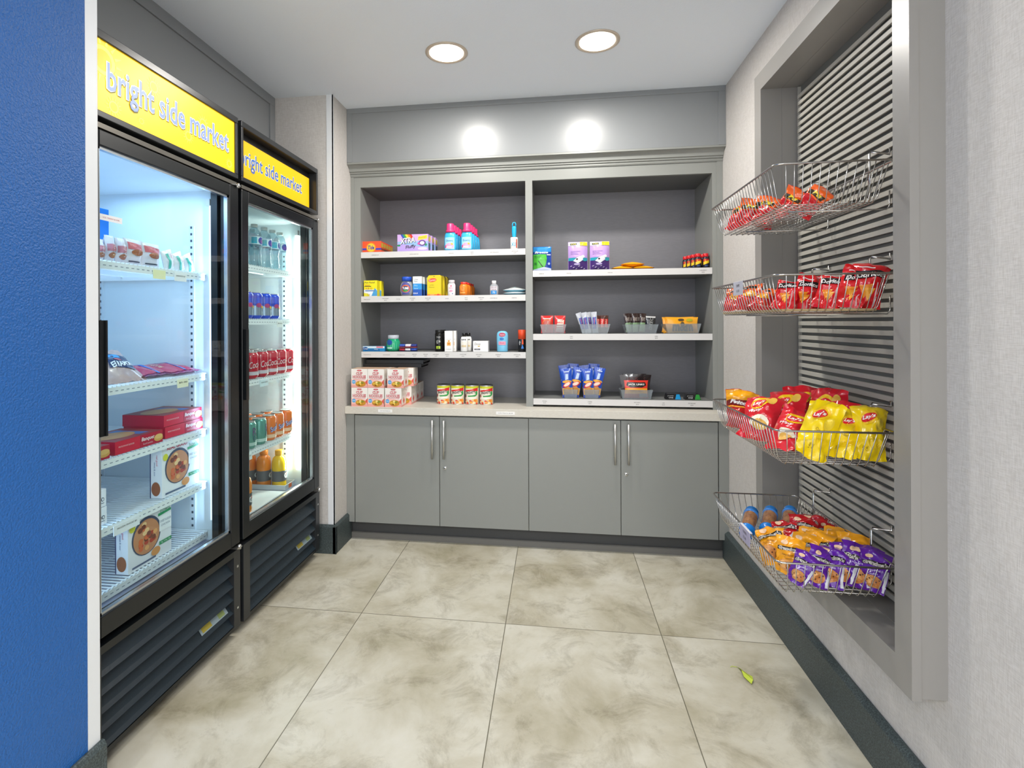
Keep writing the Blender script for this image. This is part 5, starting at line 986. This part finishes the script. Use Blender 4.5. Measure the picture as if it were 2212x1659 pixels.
for k, (x, y) in enumerate(((.668, 1.93), (.738, 1.945), (.808, 1.955))):
    t = thing('cookie_roll', 'clear roll of brown cookies with blue ends, %s of three' % ('left', 'middle', 'right')[k], 'cookie packet', (x, y, .530), 0, 'cookie rolls'); t.rotation_euler = (HP + .18, 0, -.45); t.scale = (.84, .84, .9); t.location.z = .523
    m = MB(); pf = []
    for q in range(9): z_ = -.052 + q * .0125; pf += [(.021, z_), (.0255, z_ + .002), (.0255, z_ + .009), (.021, z_ + .0115)]
    m.lathe(pf, mnoise('baked_%d' % k, [(.35, '8a4f1e'), (.65, 'b87a3c')], 60, 3, .7), 18); m.obj('cookies', t)
    m = MB().lathe([(.0285, -.060), (.0295, -.05), (.0295, .058), (.0285, .066)], M_FILM, 18); m.obj('wrapper', t)
    for s_ in (-1, 1):
        m = MB().lathe([(.029, .052), (.0300, .056), (.0295, .066), (.018, .070), (.026, .088), (.001, .080)], FOIL('1e7fd6'), 18); m.v = [(a, b_, s_ * c_) for a, b_, c_ in m.v]; m.obj('end_wrap', t)
for k, (B, T, lb) in enumerate([((.640, 1.975, 1.548), (.672, 1.985, 1.650), 'orange-topped bag at the far left corner'), ((.655, 1.93, 1.548), (.690, 1.93, 1.650), 'orange-topped bag, second from the far corner'), ((.705, 1.93, 1.548), (.720, 1.88, 1.650), 'orange-topped bag, third from the far corner'), ((.668, 1.83, 1.548), (.700, 1.81, 1.618), 'orange-topped bag lying low in the middle'), ((.700, 1.775, 1.550), (.756, 1.730, 1.628), 'orange-topped bag whose corner sticks up, right of the middle'), ((.745, 1.725, 1.550), (.800, 1.675, 1.622), 'orange-topped bag at the right end of the group')]):
    bag('orb', 'orange_snack_bag', 'snack bag', B, T, lb, 'orange-topped bags in the top basket', (-.6, -.65, .45), k, .2 * (k % 3 - 1))
z2 = 1.258
for k, (kind, B, T, lb) in enumerate([('che', (.630, 1.985, z2), (.660, 2.0, 1.345), 'small red and orange bag at the far left of the second basket'), ('che', (.662, 1.93, z2), (.692, 1.955, 1.360), 'small red bag half hidden by the price card'), ('che', (.668, 1.84, z2), (.702, 1.86, 1.322), 'small red and orange bag lying low beside the larger bags'), ('che', (.72, 1.90, z2), (.745, 1.925, 1.325), 'small orange bag at the back of the second basket')]):
    bag(kind, 'small_snack_bag', 'snack bag', B, T, lb, 'small red bags in the second basket', (-.65, -.7, .3), k)
for k, (B, T, lb) in enumerate([((.690, 1.71, z2), (.728, 1.735, 1.360), 'red tortilla chip bag, leftmost and lowest'), ((.735, 1.70, z2), (.772, 1.70, 1.364), 'red tortilla chip bag, second from the left'), ((.795, 1.72, z2), (.815, 1.73, 1.372), 'red tortilla chip bag at the back, behind the middle'), ((.768, 1.625, z2), (.810, 1.640, 1.368), 'red tortilla chip bag, middle of the front ones'), ((.805, 1.58, z2), (.845, 1.585, 1.376), 'red tortilla chip bag, second from the niche frame'), ((.835, 1.57, z2), (.864, 1.560, 1.390), 'red tortilla chip bag sticking up highest, nearest the niche frame')]):
    bag('dor', 'tortilla_chip_bag', 'chip bag', B, T, lb, 'red tortilla chip bags', (-.45, -.85, .25), k, .15 * (k % 3 - 1))

# small leaf on the floor
m = MB(); lp = [(0, 0), (.012, .010), (.022, .030), (.020, .055), (.012, .078), (.002, .088), (.001, .060), (-.006, .035)]
m.add([(a, b_, .003 + .006 * sin(i * 1.3)) for i, (a, b_) in enumerate(lp)], [tuple(range(len(lp)))], mat('b9c93a', .5)); m.add([(a, b_, .0015 + .006 * sin(i * 1.3)) for i, (a, b_) in enumerate(lp)], [tuple(range(len(lp)))[::-1]], mat('a3b52e', .5))
m.tube([(.001, .086, .003), (-.014, .094, .002), (-.022, .090, .002)], .0012, mat('c2cc6a', .5), 5)
o = m.obj('fallen_leaf'); o.location = (.652, 1.868, 0); o.rotation_euler = (0, 0, .22); tag(o, 'small yellow-green leaf lying on the tiled floor', 'leaf')
for k, ob in enumerate(o2 for o2 in bpy.data.objects if o2.name.startswith('t.')): pass
